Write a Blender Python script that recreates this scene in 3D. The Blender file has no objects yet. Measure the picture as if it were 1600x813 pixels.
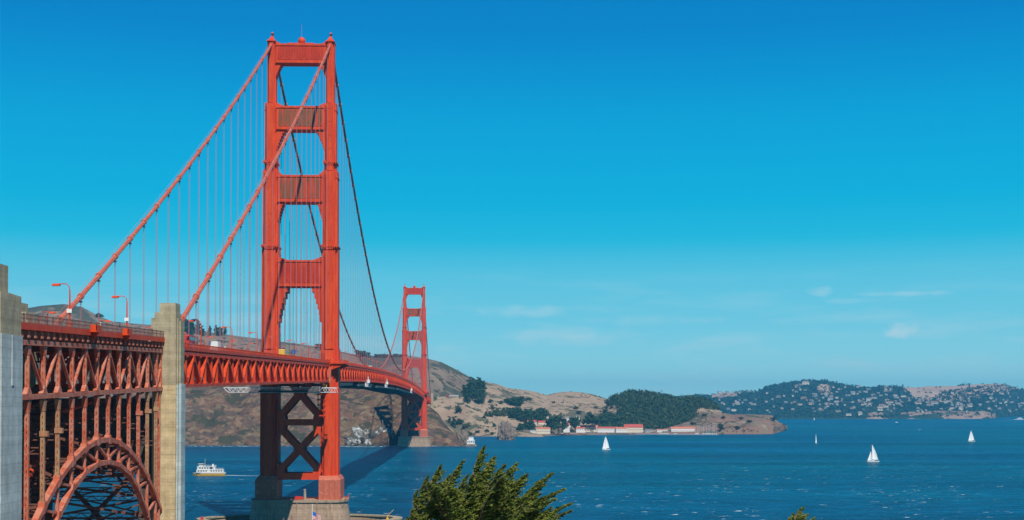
import bpy, bmesh, math, random
from mathutils import Vector, noise, Matrix
from mathutils.bvhtree import BVHTree
R = math.radians
rnd = random.Random(7)
SC = bpy.context.scene
COL = SC.collection

# ------------------------------------------------------------------ camera
CAM = Vector((77.42, -623.73, 55.77)); YAW = .0315; PIT = .02; F = 2114.2; HY = 406.5 + 186.77
cd = bpy.data.cameras.new('camera'); cam = bpy.data.objects.new('camera', cd); COL.objects.link(cam)
cam.location = CAM; cam.rotation_euler = (math.pi/2 + PIT, 0, -YAW)
cd.sensor_width = 36; cd.lens = 36*F/1600; cd.shift_y = 186.77/1600
cd.clip_start = .5; cd.clip_end = 40000
SC.camera = cam

# ------------------------------------------------------------------ pixel helpers (only used to survey where things stand)
def ray(px, py):
    x = (px-800)/F; u = -(py-HY)/F
    c, s = math.cos(PIT), math.sin(PIT); y = c-s*u; z = s+c*u
    c, s = math.cos(YAW), math.sin(YAW)
    return Vector((c*x+s*y, -s*x+c*y, z))
def at_depth(px, py, D): return CAM + ray(px, py)*D
def on_z(px, py, z=0):
    r = ray(px, py); return CAM + r*((z-CAM.z)/r.z)
def on_y(px, py, y):
    r = ray(px, py); return CAM + r*((y-CAM.y)/r.y)
def on_x(px, py, x):
    r = ray(px, py); return CAM + r*((x-CAM.x)/r.x)

# ------------------------------------------------------------------ light
A_, B_ = .38, 1.27                                  # the light travels (-A_, 1, -B_)
EL = math.atan2(B_, math.hypot(A_, 1))
SC.view_settings.view_transform = 'Standard'; SC.view_settings.look = 'None'
SC.view_settings.exposure = 0.0; SC.view_settings.gamma = 1
world = bpy.data.worlds.new('World'); SC.world = world; world.use_nodes = True
nt = world.node_tree; nt.nodes.clear()
def WN(t, **k):
    n = nt.nodes.new(t)
    for a, b in k.items(): setattr(n, a, b)
    return n
sky = WN('ShaderNodeTexSky', sky_type='NISHITA', sun_disc=False, sun_elevation=EL, sun_rotation=math.pi - math.atan2(A_, 1))
sky.air_density = 1.0; sky.dust_density = .3; sky.ozone_density = 3.0
tc = WN('ShaderNodeTexCoord'); sep = WN('ShaderNodeSeparateXYZ'); nt.links.new(tc.outputs['Generated'], sep.inputs[0])
ramp = WN('ShaderNodeValToRGB'); nt.links.new(sep.outputs['Z'], ramp.inputs[0])
def s2l(c): return tuple((x/255/12.92 if x/255 <= .04045 else ((x/255+.055)/1.055)**2.4) for x in c)
SKY = [(0, (186, 246, 242)), (.022, (164, 232, 238)), (.060, (120, 211, 232)), (.095, (92, 200, 228)), (.122, (30, 187, 224)), (.150, (0, 177, 222)), (.20, (0, 164, 218)), (.27, (0, 132, 202)), (.6, (0, 74, 140)), (1, (0, 50, 105))]
cr = ramp.color_ramp
while len(cr.elements) < len(SKY): cr.elements.new(.5)
for e, (p, c) in zip(cr.elements, SKY):
    e.position = p
for e, (p, c) in zip(cr.elements, SKY):
    e.color = (*s2l(c), 1)
# faint wisps of cloud low over the horizon
mp = WN('ShaderNodeMapping'); mp.inputs['Scale'].default_value = (5, 5, 34); nt.links.new(tc.outputs['Generated'], mp.inputs[0])
nz = WN('ShaderNodeTexNoise'); nz.inputs['Scale'].default_value = 2.2; nz.inputs['Detail'].default_value = 7; nt.links.new(mp.outputs[0], nz.inputs['Vector'])
cr2 = WN('ShaderNodeValToRGB'); nt.links.new(nz.outputs[0], cr2.inputs[0])
cr2.color_ramp.elements[0].position = .50; cr2.color_ramp.elements[0].color = (0, 0, 0, 1)
cr2.color_ramp.elements[1].position = .80; cr2.color_ramp.elements[1].color = (1, 1, 1, 1)
band = WN('ShaderNodeValToRGB'); nt.links.new(sep.outputs['Z'], band.inputs[0])
be = band.color_ramp.elements; be[0].position = .0; be[0].color = (.4, .4, .4, 1); be[1].position = .105; be[1].color = (0, 0, 0, 1)
b2 = be.new(.05); b2.color = (.5, .5, .5, 1)
mm = WN('ShaderNodeMath', operation='MULTIPLY'); nt.links.new(cr2.outputs[0], mm.inputs[0]); nt.links.new(band.outputs[0], mm.inputs[1])
def puff(prev, px, py, rx, ry, k):
    d = ray(px, py).normalized(); e = Vector((d.y, -d.x, 0)).normalized()      # bearing and height of one small cloud
    a = WN('ShaderNodeVectorMath', operation='DOT_PRODUCT'); nt.links.new(tc.outputs['Generated'], a.inputs[0]); a.inputs[1].default_value = e
    a2 = WN('ShaderNodeMath', operation='DIVIDE'); nt.links.new(a.outputs['Value'], a2.inputs[0]); a2.inputs[1].default_value = rx
    z1 = WN('ShaderNodeMath', operation='SUBTRACT'); nt.links.new(sep.outputs['Z'], z1.inputs[0]); z1.inputs[1].default_value = d.z
    z2 = WN('ShaderNodeMath', operation='DIVIDE'); nt.links.new(z1.outputs[0], z2.inputs[0]); z2.inputs[1].default_value = ry
    p1 = WN('ShaderNodeMath', operation='MULTIPLY'); nt.links.new(a2.outputs[0], p1.inputs[0]); nt.links.new(a2.outputs[0], p1.inputs[1])
    p2 = WN('ShaderNodeMath', operation='MULTIPLY_ADD'); nt.links.new(z2.outputs[0], p2.inputs[0]); nt.links.new(z2.outputs[0], p2.inputs[1]); nt.links.new(p1.outputs[0], p2.inputs[2])
    q1 = WN('ShaderNodeMath', operation='MULTIPLY_ADD'); nt.links.new(nz2.outputs[0], q1.inputs[0]); q1.inputs[1].default_value = 2.6; q1.inputs[2].default_value = -.75
    q2 = WN('ShaderNodeMath', operation='SUBTRACT'); nt.links.new(q1.outputs[0], q2.inputs[0]); nt.links.new(p2.outputs[0], q2.inputs[1]); 
    q3 = WN('ShaderNodeMapRange'); nt.links.new(q2.outputs[0], q3.inputs[0]); q3.inputs[1].default_value = -.25; q3.inputs[2].default_value = .9; q3.inputs[4].default_value = k
    o = WN('ShaderNodeMath', operation='ADD'); nt.links.new(prev, o.inputs[0]); nt.links.new(q3.outputs[0], o.inputs[1]); return o.outputs[0]
mp2 = WN('ShaderNodeMapping'); mp2.inputs['Scale'].default_value = (60, 60, 110); nt.links.new(tc.outputs['Generated'], mp2.inputs[0])
nz2 = WN('ShaderNodeTexNoise'); nz2.inputs['Scale'].default_value = 1.0; nz2.inputs['Detail'].default_value = 6; nt.links.new(mp2.outputs[0], nz2.inputs['Vector'])
acc = mm.outputs[0]
for P_ in ((1408, 516, .015, .0075, .95), (1281, 455, .012, .005, .4), (820, 487, .045, .0055, .32), (900, 528, .06, .008, .30), (990, 500, .05, .005, .22), (1420, 459, .05, .0022, .35), (1330, 470, .02, .0028, .22), (700, 545, .022, .004, .25), (1500, 560, .04, .004, .2), (1100, 500, .02, .003, .22)): acc = puff(acc, *P_)
cm = WN('ShaderNodeMix', data_type='RGBA'); nt.links.new(acc, cm.inputs[0]); nt.links.new(ramp.outputs[0], cm.inputs[6]); cm.inputs[7].default_value = (.56, .76, .82, 1)
# the physical sky carries the base, the graded gradient its hue
sc1 = WN('ShaderNodeVectorMath', operation='SCALE'); sc1.inputs[3].default_value = .0012; nt.links.new(sky.outputs[0], sc1.inputs[0])
sc2 = WN('ShaderNodeVectorMath', operation='ADD'); nt.links.new(cm.outputs[2], sc2.inputs[0]); nt.links.new(sc1.outputs[0], sc2.inputs[1])
sc3 = WN('ShaderNodeVectorMath', operation='SCALE'); sc3.inputs[3].default_value = 10.0; nt.links.new(sc2.outputs[0], sc3.inputs[0])
bg = WN('ShaderNodeBackground'); bg.inputs[1].default_value = .1; nt.links.new(sc3.outputs[0], bg.inputs[0])
wo = WN('ShaderNodeOutputWorld'); nt.links.new(bg.outputs[0], wo.inputs[0])

sd = bpy.data.lights.new('sun', 'SUN'); sun = bpy.data.objects.new('sun', sd); COL.objects.link(sun)
sd.energy = 4.9; sd.angle = R(.53); sd.color = (1, .93, .82)
sun.rotation_euler = Vector((-A_, 1, -B_)).to_track_quat('-Z', 'Y').to_euler(); sun.location = (0, -300, 500)
HAZE_DENSITY = 6.6e-5

# ------------------------------------------------------------------ materials
def mat(name, col, rough=.6, metal=0, var=None, vscale=.2, bump=0, bscale=1.0, stretch=None, extra=None, spec=.5, lo=.35, hi=.65):
    m = bpy.data.materials.new(name); m.use_nodes = True; t = m.node_tree; p = t.nodes['Principled BSDF']
    p.inputs['Base Color'].default_value = (*col, 1); p.inputs['Roughness'].default_value = rough; p.inputs['Metallic'].default_value = metal
    p.inputs['Specular IOR Level'].default_value = spec
    g = t.nodes.new('ShaderNodeNewGeometry'); src = g.outputs['Position']
    if stretch:
        q = t.nodes.new('ShaderNodeMapping'); q.inputs['Scale'].default_value = stretch; t.links.new(src, q.inputs[0]); src = q.outputs[0]
    if var:
        n = t.nodes.new('ShaderNodeTexNoise'); n.inputs['Scale'].default_value = vscale; n.inputs['Detail'].default_value = 8; n.inputs['Roughness'].default_value = .62
        t.links.new(src, n.inputs['Vector'])
        r = t.nodes.new('ShaderNodeValToRGB'); t.links.new(n.outputs[0], r.inputs[0])
        cols = [col]+list(var) if isinstance(var[0], (tuple, list)) else [col, var]
        el = r.color_ramp.elements
        while len(el) < len(cols): el.new(.5)
        for i, c in enumerate(cols):
            el[i].position = lo + (hi-lo)*i/(len(cols)-1)
        for i, c in enumerate(cols): el[i].color = (*c, 1)
        t.links.new(r.outputs[0], p.inputs['Base Color'])
    if bump:
        n2 = t.nodes.new('ShaderNodeTexNoise'); n2.inputs['Scale'].default_value = bscale; n2.inputs['Detail'].default_value = 6
        t.links.new(src, n2.inputs['Vector'])
        b = t.nodes.new('ShaderNodeBump'); b.inputs['Strength'].default_value = 1; b.inputs['Distance'].default_value = bump
        t.links.new(n2.outputs[0], b.inputs['Height']); t.links.new(b.outputs[0], p.inputs['Normal'])
    return m
M = {}
M['orange'] = mat('bridge_paint', (.70, .060, .004), .6, var=[(.56, .042, .006), (.72, .072, .008), (.44, .036, .010)], vscale=.5, stretch=(1, 1, .14), bump=.03, bscale=1.5, spec=.3, lo=.3, hi=.74)
M['orange_dark'] = mat('weathered_bridge_paint', (.56, .050, .008), .6, var=[(.45, .045, .010), (.15, .070, .025), (.30, .08, .02), (.50, .042, .008)], vscale=.55, stretch=(1, 1, .12), lo=.36, hi=.66)
M['strut'] = mat('strut_paint', (.56, .036, .007), .55, spec=.3, var=[(.44, .028, .007), (.60, .05, .009)], vscale=.4, stretch=(1, 1, .3))
M['arch'] = mat('arch_paint', (.48, .145, .088), .7, spec=.25, var=[(.46, .10, .048), (.54, .21, .14), (.36, .085, .045)], vscale=.5, lo=.3, hi=.7)
M['primer'] = mat('tan_primer', (.42, .25, .12), .65, var=[(.36, .15, .08), (.48, .29, .15)], vscale=.4)
M['cable'] = mat('cable_paint', (.62, .17, .10), .55, var=[(.52, .11, .06), (.66, .23, .15)], vscale=.5)
M['rope'] = mat('rope_paint', (.42, .16, .17), .5)
M['pink'] = mat('pedestal_paint', (.54, .15, .09), .65, spec=.3, var=[(.46, .11, .06), (.58, .20, .13)], vscale=.5)
M['steel_dark'] = mat('shade_steel_dark_pier', (.12, .045, .03), .8, var=[(.18, .065, .04), (.08, .03, .022)], vscale=.6)  # arch interior's shade put into the steel colour; also the dark pier
def concrete(name, a, b, c, courses=.55):
    m = mat(name, a, .9, var=[b, c], vscale=.35, stretch=(1, 1, .35), bump=.04, bscale=2.0, spec=.2, lo=.28, hi=.72)
    t = m.node_tree; p = t.nodes['Principled BSDF']
    src = p.inputs['Base Color'].links[0].from_socket
    g = t.nodes.new('ShaderNodeNewGeometry'); sp = t.nodes.new('ShaderNodeSeparateXYZ'); t.links.new(g.outputs['Position'], sp.inputs[0])
    w = t.nodes.new('ShaderNodeTexNoise'); w.noise_dimensions = '1D'; w.inputs['Scale'].default_value = courses; w.inputs['Detail'].default_value = 3
    t.links.new(sp.outputs['Z'], w.inputs['W'])
    # drip stains: narrow in plan, long in height
    q = t.nodes.new('ShaderNodeMapping'); q.inputs['Scale'].default_value = (1.1, 1.1, .05); t.links.new(g.outputs['Position'], q.inputs[0])
    st = t.nodes.new('ShaderNodeTexNoise'); st.inputs['Scale'].default_value = 1.2; st.inputs['Detail'].default_value = 4; t.links.new(q.outputs[0], st.inputs['Vector'])
    ad = t.nodes.new('ShaderNodeMath'); ad.operation = 'ADD'; t.links.new(w.outputs[0], ad.inputs[0]); t.links.new(st.outputs[0], ad.inputs[1])
    mr = t.nodes.new('ShaderNodeMapRange'); mr.inputs[1].default_value = .75; mr.inputs[2].default_value = 1.25; mr.inputs[3].default_value = .82; mr.inputs[4].default_value = 1.10
    t.links.new(ad.outputs[0], mr.inputs[0])
    # board joints of the formwork
    pp = t.nodes.new('ShaderNodeMath'); pp.operation = 'PINGPONG'; t.links.new(sp.outputs['Z'], pp.inputs[0]); pp.inputs[1].default_value = .62
    jr = t.nodes.new('ShaderNodeMapRange'); jr.inputs[1].default_value = .02; jr.inputs[2].default_value = .07; jr.inputs[3].default_value = .80; jr.inputs[4].default_value = 1.0; t.links.new(pp.outputs[0], jr.inputs[0])
    bl_ = t.nodes.new('ShaderNodeTexNoise'); bl_.inputs['Scale'].default_value = .9; bl_.inputs['Detail'].default_value = 6; bl_.inputs['Roughness'].default_value = .7; t.links.new(g.outputs['Position'], bl_.inputs['Vector'])
    br = t.nodes.new('ShaderNodeMapRange'); br.inputs[1].default_value = .35; br.inputs[2].default_value = .65; br.inputs[3].default_value = .84; br.inputs[4].default_value = 1.12; t.links.new(bl_.outputs[0], br.inputs[0])
    j2 = t.nodes.new('ShaderNodeMath'); j2.operation = 'MULTIPLY'; t.links.new(jr.outputs[0], j2.inputs[0]); t.links.new(mr.outputs[0], j2.inputs[1])
    j3 = t.nodes.new('ShaderNodeMath'); j3.operation = 'MULTIPLY'; t.links.new(j2.outputs[0], j3.inputs[0]); t.links.new(br.outputs[0], j3.inputs[1])
    x = t.nodes.new('ShaderNodeVectorMath'); x.operation = 'SCALE'; t.links.new(src, x.inputs[0]); t.links.new(j3.outputs[0], x.inputs[3])
    t.links.new(x.outputs[0], p.inputs['Base Color'])
    return m
M['concrete'] = concrete('beige_concrete', (.34, .29, .19), (.42, .36, .24), (.30, .26, .18))
M['yellow_concrete'] = concrete('yellow_concrete', (.50, .40, .22), (.56, .45, .27), (.46, .36, .2))
M['pale'] = concrete('pale_concrete', (.40, .46, .455), (.45, .51, .50), (.34, .395, .39), .35)
M['pier'] = concrete('pier_concrete', (.37, .26, .18), (.43, .31, .22), (.27, .18, .12))
M['shade_concrete'] = mat('shade_dark_concrete', (.06, .05, .045), .95, var=(.10, .085, .07), vscale=.4, stretch=(1, 1, .2))  # under-deck shade of the cross wall put into its colour
M['asphalt'] = mat('asphalt', (.05, .05, .052), .9, var=(.065, .064, .062), vscale=.5)
M['white'] = mat('white_paint', (.78, .78, .74), .5, var=(.7, .7, .68), vscale=.5)
M['yellow'] = mat('yellow_paint', (.75, .42, .04), .5)
M['red'] = mat('red_paint', (.55, .03, .03), .5)
M['blue'] = mat('blue_paint', (.02, .14, .5), .5)
M['navy'] = mat('navy_paint', (.02, .03, .1), .5)
M['glass'] = mat('dark_glass', (.02, .03, .04), .1)
M['black'] = mat('black_rubber', (.02, .02, .02), .8)
M['grey'] = mat('grey_metal', (.35, .36, .37), .5)
M['wire'] = mat('fence_wire', (.20, .10, .08), .7)
M['net'] = mat('teal_netting', (.02, .055, .065), .9, var=(.035, .085, .09), vscale=.6)
M['netframe'] = mat('net_frame', (.16, .24, .27), .6)
M['platform'] = mat('platform_paint', (.72, .74, .76), .5)
M['sail'] = mat('sailcloth', (.86, .87, .86), .8)
M['foam'] = mat('foam', (.75, .82, .84), .9, var=(.45, .62, .68), vscale=.4)
M['roof'] = mat('red_roof', (.50, .09, .06), .8, var=(.40, .07, .05), vscale=.3)
M['roof2'] = mat('orange_roof', (.55, .17, .09), .8)
M['roof3'] = mat('grey_roof', (.22, .20, .20), .8)
M['farwhite'] = mat('dull_white', (.34, .35, .34), .8)  # darker, low-contrast white for the far houses
M['roof_rust'] = mat('rusty_roof', (.28, .13, .08), .8)
M['cream'] = mat('cream_wall', (.66, .60, .47), .8)
M['tan'] = mat('tan_wall', (.34, .27, .20), .8)
M['trunk'] = mat('cypress_bark', (.30, .24, .19), .9, var=(.18, .14, .11), vscale=6, bump=.02, bscale=12)
M['trunk_far'] = mat('bark', (.13, .10, .08), .9)
M['eucalyptus'] = mat('hazed_eucalyptus_leaf', (.018, .056, .048), .9, var=[(.03, .07, .05), (.012, .038, .036)], vscale=.03, spec=.1)  # eucalyptus green with some blue haze put into the leaf colour
M['leaf_far'] = mat('leaf_far', (.028, .060, .030), .9, var=[(.040, .075, .030), (.022, .045, .026)], vscale=.06, spec=.1)
M['leaf_far2'] = mat('leaf_olive', (.055, .085, .032), .9, var=[(.075, .10, .04), (.04, .065, .03)], vscale=.05, spec=.1)
M['skin'] = mat('skin', (.5, .3, .22), .6)
M['hair'] = mat('hair', (.05, .03, .02), .8)

def ground(name, cols, vs, lo, hi, scrub=None, sscale=.012, sthr=.56, bump=1.5, bs=.05, streak=(1, 1, 1), fine=(.05, .05, .04), fth=.62, fscale=.09, strata=None):
    """dry hillside: base colours by noise, then scrub patches and fine specks of bush"""
    m = mat(name, cols[0], .95, var=cols[1:], vscale=vs, bump=bump, bscale=bs, stretch=streak, spec=.08, lo=lo, hi=hi)
    t = m.node_tree; p = t.nodes['Principled BSDF']; src = p.inputs['Base Color'].links[0].from_socket
    g = t.nodes.new('ShaderNodeNewGeometry')
    def layer(src, scale, thr, col, w=.04, det=6, st=(1, 1, 1)):
        q = t.nodes.new('ShaderNodeMapping'); q.inputs['Scale'].default_value = st; q.inputs['Location'].default_value = (scale*9e3, 31, 7); t.links.new(g.outputs['Position'], q.inputs[0])
        n = t.nodes.new('ShaderNodeTexNoise'); n.inputs['Scale'].default_value = scale; n.inputs['Detail'].default_value = det; n.inputs['Roughness'].default_value = .6; t.links.new(q.outputs[0], n.inputs['Vector'])
        r = t.nodes.new('ShaderNodeMapRange'); r.inputs[1].default_value = thr; r.inputs[2].default_value = thr+w; t.links.new(n.outputs[0], r.inputs[0])
        x = t.nodes.new('ShaderNodeMix'); x.data_type = 'RGBA'; t.links.new(r.outputs[0], x.inputs[0]); t.links.new(src, x.inputs[6]); x.inputs[7].default_value = (*col, 1)
        return x.outputs[2]
    if strata: src = layer(src, .05, .50, strata, .05, 5, (1.0, .6, 2.4)); src = layer(src, .11, .57, (.215, .165, .115), .08, 5, (.8, .5, 1.6))
    if scrub: src = layer(src, sscale, sthr, scrub)
    if fine: src = layer(src, fscale, fth, fine, .03, 3)
    t.links.new(src, p.inputs['Base Color'])
    return m
M['cliff'] = ground('cliff_rock', [(.145, .095, .058), (.22, .15, .09), (.135, .068, .05), (.15, .12, .07), (.21, .125, .08)], .03, .34, .66, scrub=(.055, .055, .034), sscale=.03, sthr=.55, bump=7, bs=.06, streak=(1, 1, .55), fine=(.06, .052, .036), fth=.585, strata=(.10, .07, .055))
M['drygrass'] = ground('dry_grass', [(.30, .22, .15), (.36, .27, .19), (.24, .165, .115)], .012, .35, .68, scrub=(.12, .11, .07), sscale=.0095, sthr=.54, fine=(.075, .08, .05), fth=.585, fscale=.055)
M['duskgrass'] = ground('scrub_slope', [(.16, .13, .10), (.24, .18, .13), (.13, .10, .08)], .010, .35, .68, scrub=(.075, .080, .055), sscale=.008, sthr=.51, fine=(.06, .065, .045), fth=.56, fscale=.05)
M['point'] = ground('point_earth', [(.30, .20, .14), (.23, .13, .10), (.19, .15, .11), (.36, .26, .17)], .02, .33, .68, scrub=(.08, .08, .05), sscale=.016, sthr=.56, fine=(.06, .07, .04), fth=.62, fscale=.08)
M['farland'] = ground('far_slope', [(.022, .045, .035), (.03, .055, .04), (.05, .055, .045)], .006, .35, .75, scrub=None, bump=3, bs=.02, fine=(.03, .05, .03), fth=.55, fscale=.03)
M['bare'] = ground('bare_slope', [(.37, .27, .21), (.42, .31, .25), (.31, .22, .18)], .006, .35, .7, scrub=(.14, .12, .09), sscale=.004, sthr=.60, fine=(.08, .09, .06), fth=.68, fscale=.02)
M['farcliff'] = ground('far_cliff', [(.26, .175, .13), (.34, .24, .18), (.19, .12, .10)], .02, .35, .7, scrub=(.07, .075, .05), sscale=.01, sthr=.55, fine=None)
M['rock'] = mat('rock', (.17, .13, .11), .95, var=[(.24, .19, .16), (.11, .09, .08)], vscale=.08, bump=1.0, bscale=.25, spec=.1)
M['guano'] = mat('guano_rock', (.09, .085, .075), .95, var=[(.14, .13, .11), (.42, .42, .40), (.6, .6, .58)], vscale=.09, bump=1.0, bscale=.25, spec=.1, lo=.46, hi=.66)

# sea ---------------------------------------------------------------
def sea_mat():
    m = bpy.data.materials.new('sea_water'); m.use_nodes = True; t = m.node_tree; p = t.nodes['Principled BSDF']; L = t.links.new
    g = t.nodes.new('ShaderNodeNewGeometry')
    def mapn(st, sc, det, ro=.55):
        q = t.nodes.new('ShaderNodeMapping'); q.inputs['Scale'].default_value = st; q.inputs['Rotation'].default_value = (0, 0, .12); L(g.outputs['Position'], q.inputs[0])
        n = t.nodes.new('ShaderNodeTexNoise'); n.inputs['Scale'].default_value = sc; n.inputs['Detail'].default_value = det; n.inputs['Roughness'].default_value = ro; L(q.outputs[0], n.inputs['Vector'])
        return n.outputs[0]
    def rng(src, a, b, c=0, d=1):
        r = t.nodes.new('ShaderNodeMapRange'); r.inputs[1].default_value = a; r.inputs[2].default_value = b; r.inputs[3].default_value = c; r.inputs[4].default_value = d; L(src, r.inputs[0]); return r.outputs[0]
    def mix(f, a, b):
        x = t.nodes.new('ShaderNodeMix'); x.data_type = 'RGBA'; L(f, x.inputs[0])
        for i, v in ((6, a), (7, b)):
            if isinstance(v, tuple): x.inputs[i].default_value = (*v, 1)
            else: L(v, x.inputs[i])
        return x.outputs[2]
    lanes = rng(mapn((.16, 1, 1), .0062, 7, .62), .36, .62)          # wind lanes
    col = mix(lanes, (.0, .040, .095), (.0, .092, .195))
    green = rng(mapn((1, 1, 1), .0016, 2), .40, .62)
    col = mix(green, col, mix(lanes, (.0, .056, .095), (.0, .108, .170)))
    chop = rng(mapn((.45, 1, 1), .10, 6, .72), .36, .64, .55, 1.5)
    v = t.nodes.new('ShaderNodeVectorMath'); v.operation = 'SCALE'; L(col, v.inputs[0]); L(chop, v.inputs[3]); col = v.outputs[0]
    a = rng(mapn((.75, 1, 1), .16, 4, .62), .635, .67)
    sy = t.nodes.new('ShaderNodeSeparateXYZ'); L(g.outputs['Position'], sy.inputs[0])
    near = rng(sy.outputs['Y'], 150, 900, 1.0, .12)                # the tide race off the fort breaks, the sheltered bay does not
    b0 = rng(mapn((.7, 1, 1), .016, 4), .47, .58)
    bm_ = t.nodes.new('ShaderNodeMath'); bm_.operation = 'MULTIPLY'; L(b0, bm_.inputs[0]); L(near, bm_.inputs[1]); b = bm_.outputs[0]
    mu = t.nodes.new('ShaderNodeMath'); mu.operation = 'MULTIPLY'; L(a, mu.inputs[0]); L(b, mu.inputs[1])
    col = mix(mu.outputs[0], col, (.70, .84, .88))
    L(col, p.inputs['Base Color'])
    L(rng(mu.outputs[0], 0, 1, .35, .9), p.inputs['Roughness'])
    p.inputs['Specular IOR Level'].default_value = .13; p.inputs['IOR'].default_value = 1.33
    hsum = t.nodes.new('ShaderNodeMath'); hsum.operation = 'ADD'
    L(rng(mapn((.5, 1, 1), .07, 6, .7), 0, 1, 0, 3.2), hsum.inputs[0]); L(rng(mapn((.6, 1, 1), .6, 3), 0, 1, 0, .5), hsum.inputs[1])
    bu = t.nodes.new('ShaderNodeBump'); bu.inputs['Distance'].default_value = 1.0; bu.inputs['Strength'].default_value = 1; L(hsum.outputs[0], bu.inputs['Height']); L(bu.outputs[0], p.inputs['Normal'])
    return m
M['sea'] = sea_mat()
def leaf_mat():
    m = mat('cypress_leaf', (.030, .060, .018), .75, var=[(.17, .225, .034), (.022, .050, .018), (.21, .235, .038), (.04, .085, .024), (.25, .15, .04)], vscale=2.6, spec=.15, lo=.3, hi=.72)  # sunlit highlights painted in as yellow-green tones among the dark greens
    p = m.node_tree.nodes['Principled BSDF']
    return m
M['leaf'] = leaf_mat()

# ------------------------------------------------------------------ mesh builder
class MB:
    def __init__(s): s.v = []; s.f = []; s.m = []; s.mats = []; s.cur = 0
    def use(s, name):
        if name not in s.mats: s.mats.append(name)
        s.cur = s.mats.index(name); return s
    def add(s, vs, fs):
        o = len(s.v); s.v.extend(vs); s.f.extend([tuple(i+o for i in f) for f in fs]); s.m.extend([s.cur]*len(fs)); return s
    BF = [(0, 3, 2, 1), (4, 5, 6, 7), (0, 1, 5, 4), (1, 2, 6, 5), (2, 3, 7, 6), (3, 0, 4, 7)]
    def box(s, x0, x1, y0, y1, z0, z1):
        return s.add([(x0, y0, z0), (x1, y0, z0), (x1, y1, z0), (x0, y1, z0), (x0, y0, z1), (x1, y0, z1), (x1, y1, z1), (x0, y1, z1)], s.BF)
    def frustum(s, b, t):  # b,t = (x0,x1,y0,y1,z)
        return s.add([(b[0], b[2], b[4]), (b[1], b[2], b[4]), (b[1], b[3], b[4]), (b[0], b[3], b[4]), (t[0], t[2], t[4]), (t[1], t[2], t[4]), (t[1], t[3], t[4]), (t[0], t[3], t[4])], s.BF)
    def beam(s, p, q, w, h, up=(0, 0, 1)):
        p = Vector(p); q = Vector(q); d = (q-p)
        if d.length < 1e-6: return s
        d.normalize(); u = Vector(up)
        if abs(d.dot(u)) > .98: u = Vector((0, 1, 0)) if abs(d.y) < .9 else Vector((1, 0, 0))
        a = d.cross(u).normalized(); b = a.cross(d).normalized(); a = a*w/2; b = b*h/2
        vs = [p-a-b, p+a-b, p+a+b, p-a+b, q-a-b, q+a-b, q+a+b, q-a+b]
        return s.add([tuple(v) for v in vs], [(0, 1, 2, 3), (7, 6, 5, 4), (0, 4, 5, 1), (1, 5, 6, 2), (2, 6, 7, 3), (3, 7, 4, 0)])
    def tube(s, pts, rad, n=8, cap=True):
        rings = []; o = len(s.v)
        P = [Vector(p) for p in pts]
        for i, p in enumerate(P):
            d = (P[min(i+1, len(P)-1)]-P[max(i-1, 0)]).normalized()
            u = Vector((1, 0, 0)) if abs(d.x) < .9 else Vector((0, 1, 0))
            a = d.cross(u).normalized(); b = d.cross(a).normalized()
            r = rad[i] if isinstance(rad, (list, tuple)) else rad
            for k in range(n):
                t = 2*math.pi*k/n; s.v.append(tuple(p+a*math.cos(t)*r+b*math.sin(t)*r))
        for i in range(len(P)-1):
            for k in range(n):
                s.f.append((o+i*n+k, o+i*n+(k+1) % n, o+(i+1)*n+(k+1) % n, o+(i+1)*n+k)); s.m.append(s.cur)
        if cap:
            s.f.append(tuple(o+k for k in range(n))[::-1]); s.m.append(s.cur)
            e = o+(len(P)-1)*n; s.f.append(tuple(e+k for k in range(n))); s.m.append(s.cur)
        return s
    def ball(s, c, r, seg=12, rg=8, sc=(1, 1, 1)):
        o = len(s.v)
        for i in range(rg+1):
            t = math.pi*i/rg
            for k in range(seg):
                a = 2*math.pi*k/seg
                s.v.append((c[0]+r*sc[0]*math.sin(t)*math.cos(a), c[1]+r*sc[1]*math.sin(t)*math.sin(a), c[2]+r*sc[2]*math.cos(t)))
        for i in range(rg):
            for k in range(seg):
                s.f.append((o+i*seg+k, o+(i+1)*seg+k, o+(i+1)*seg+(k+1) % seg, o+i*seg+(k+1) % seg)); s.m.append(s.cur)
        return s
    def prism(s, poly, axis, a, b):
        """poly = list of 2-D points, extruded along axis 0/1/2 from a to b"""
        n = len(poly)
        def mk(p, t):
            return {0: (t, p[0], p[1]), 1: (p[0], t, p[1]), 2: (p[0], p[1], t)}[axis]
        vs = [mk(p, a) for p in poly]+[mk(p, b) for p in poly]
        return s.add(vs, [tuple(range(n)), tuple(range(2*n-1, n-1, -1))]+[(i, n+i, n+(i+1) % n, (i+1) % n) for i in range(n)])
    weld = False
    def build(s, name, parent=None, smooth=False):
        me = bpy.data.meshes.new(name); me.from_pydata([tuple(v) for v in s.v], [], s.f)
        if s.weld:
            bm = bmesh.new(); bm.from_mesh(me); bmesh.ops.remove_doubles(bm, verts=bm.verts, dist=.0005); bm.to_mesh(me); bm.free()
        for k in s.mats: me.materials.append(M[k])
        if len(s.mats) > 1: me.polygons.foreach_set('material_index', s.m)
        if smooth: me.polygons.foreach_set('use_smooth', [True]*len(me.polygons))
        me.update()
        o = bpy.data.objects.new(name, me); COL.objects.link(o)
        if parent is not None: o.parent = parent
        return o
def mb(m): return MB().use(m)
def tag(o, label=None, cat=None, group=None, kind=None):
    if label: o['label'] = label
    if cat: o['category'] = cat
    if group: o['group'] = group
    if kind: o['kind'] = kind
    return o
def empty(name, loc=(0, 0, 0), parent=None, rz=0):
    o = bpy.data.objects.new(name, None); COL.objects.link(o); o.location = loc; o.rotation_euler = (0, 0, rz)
    o.empty_display_size = .1
    if parent is not None: o.parent = parent
    return o
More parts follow.
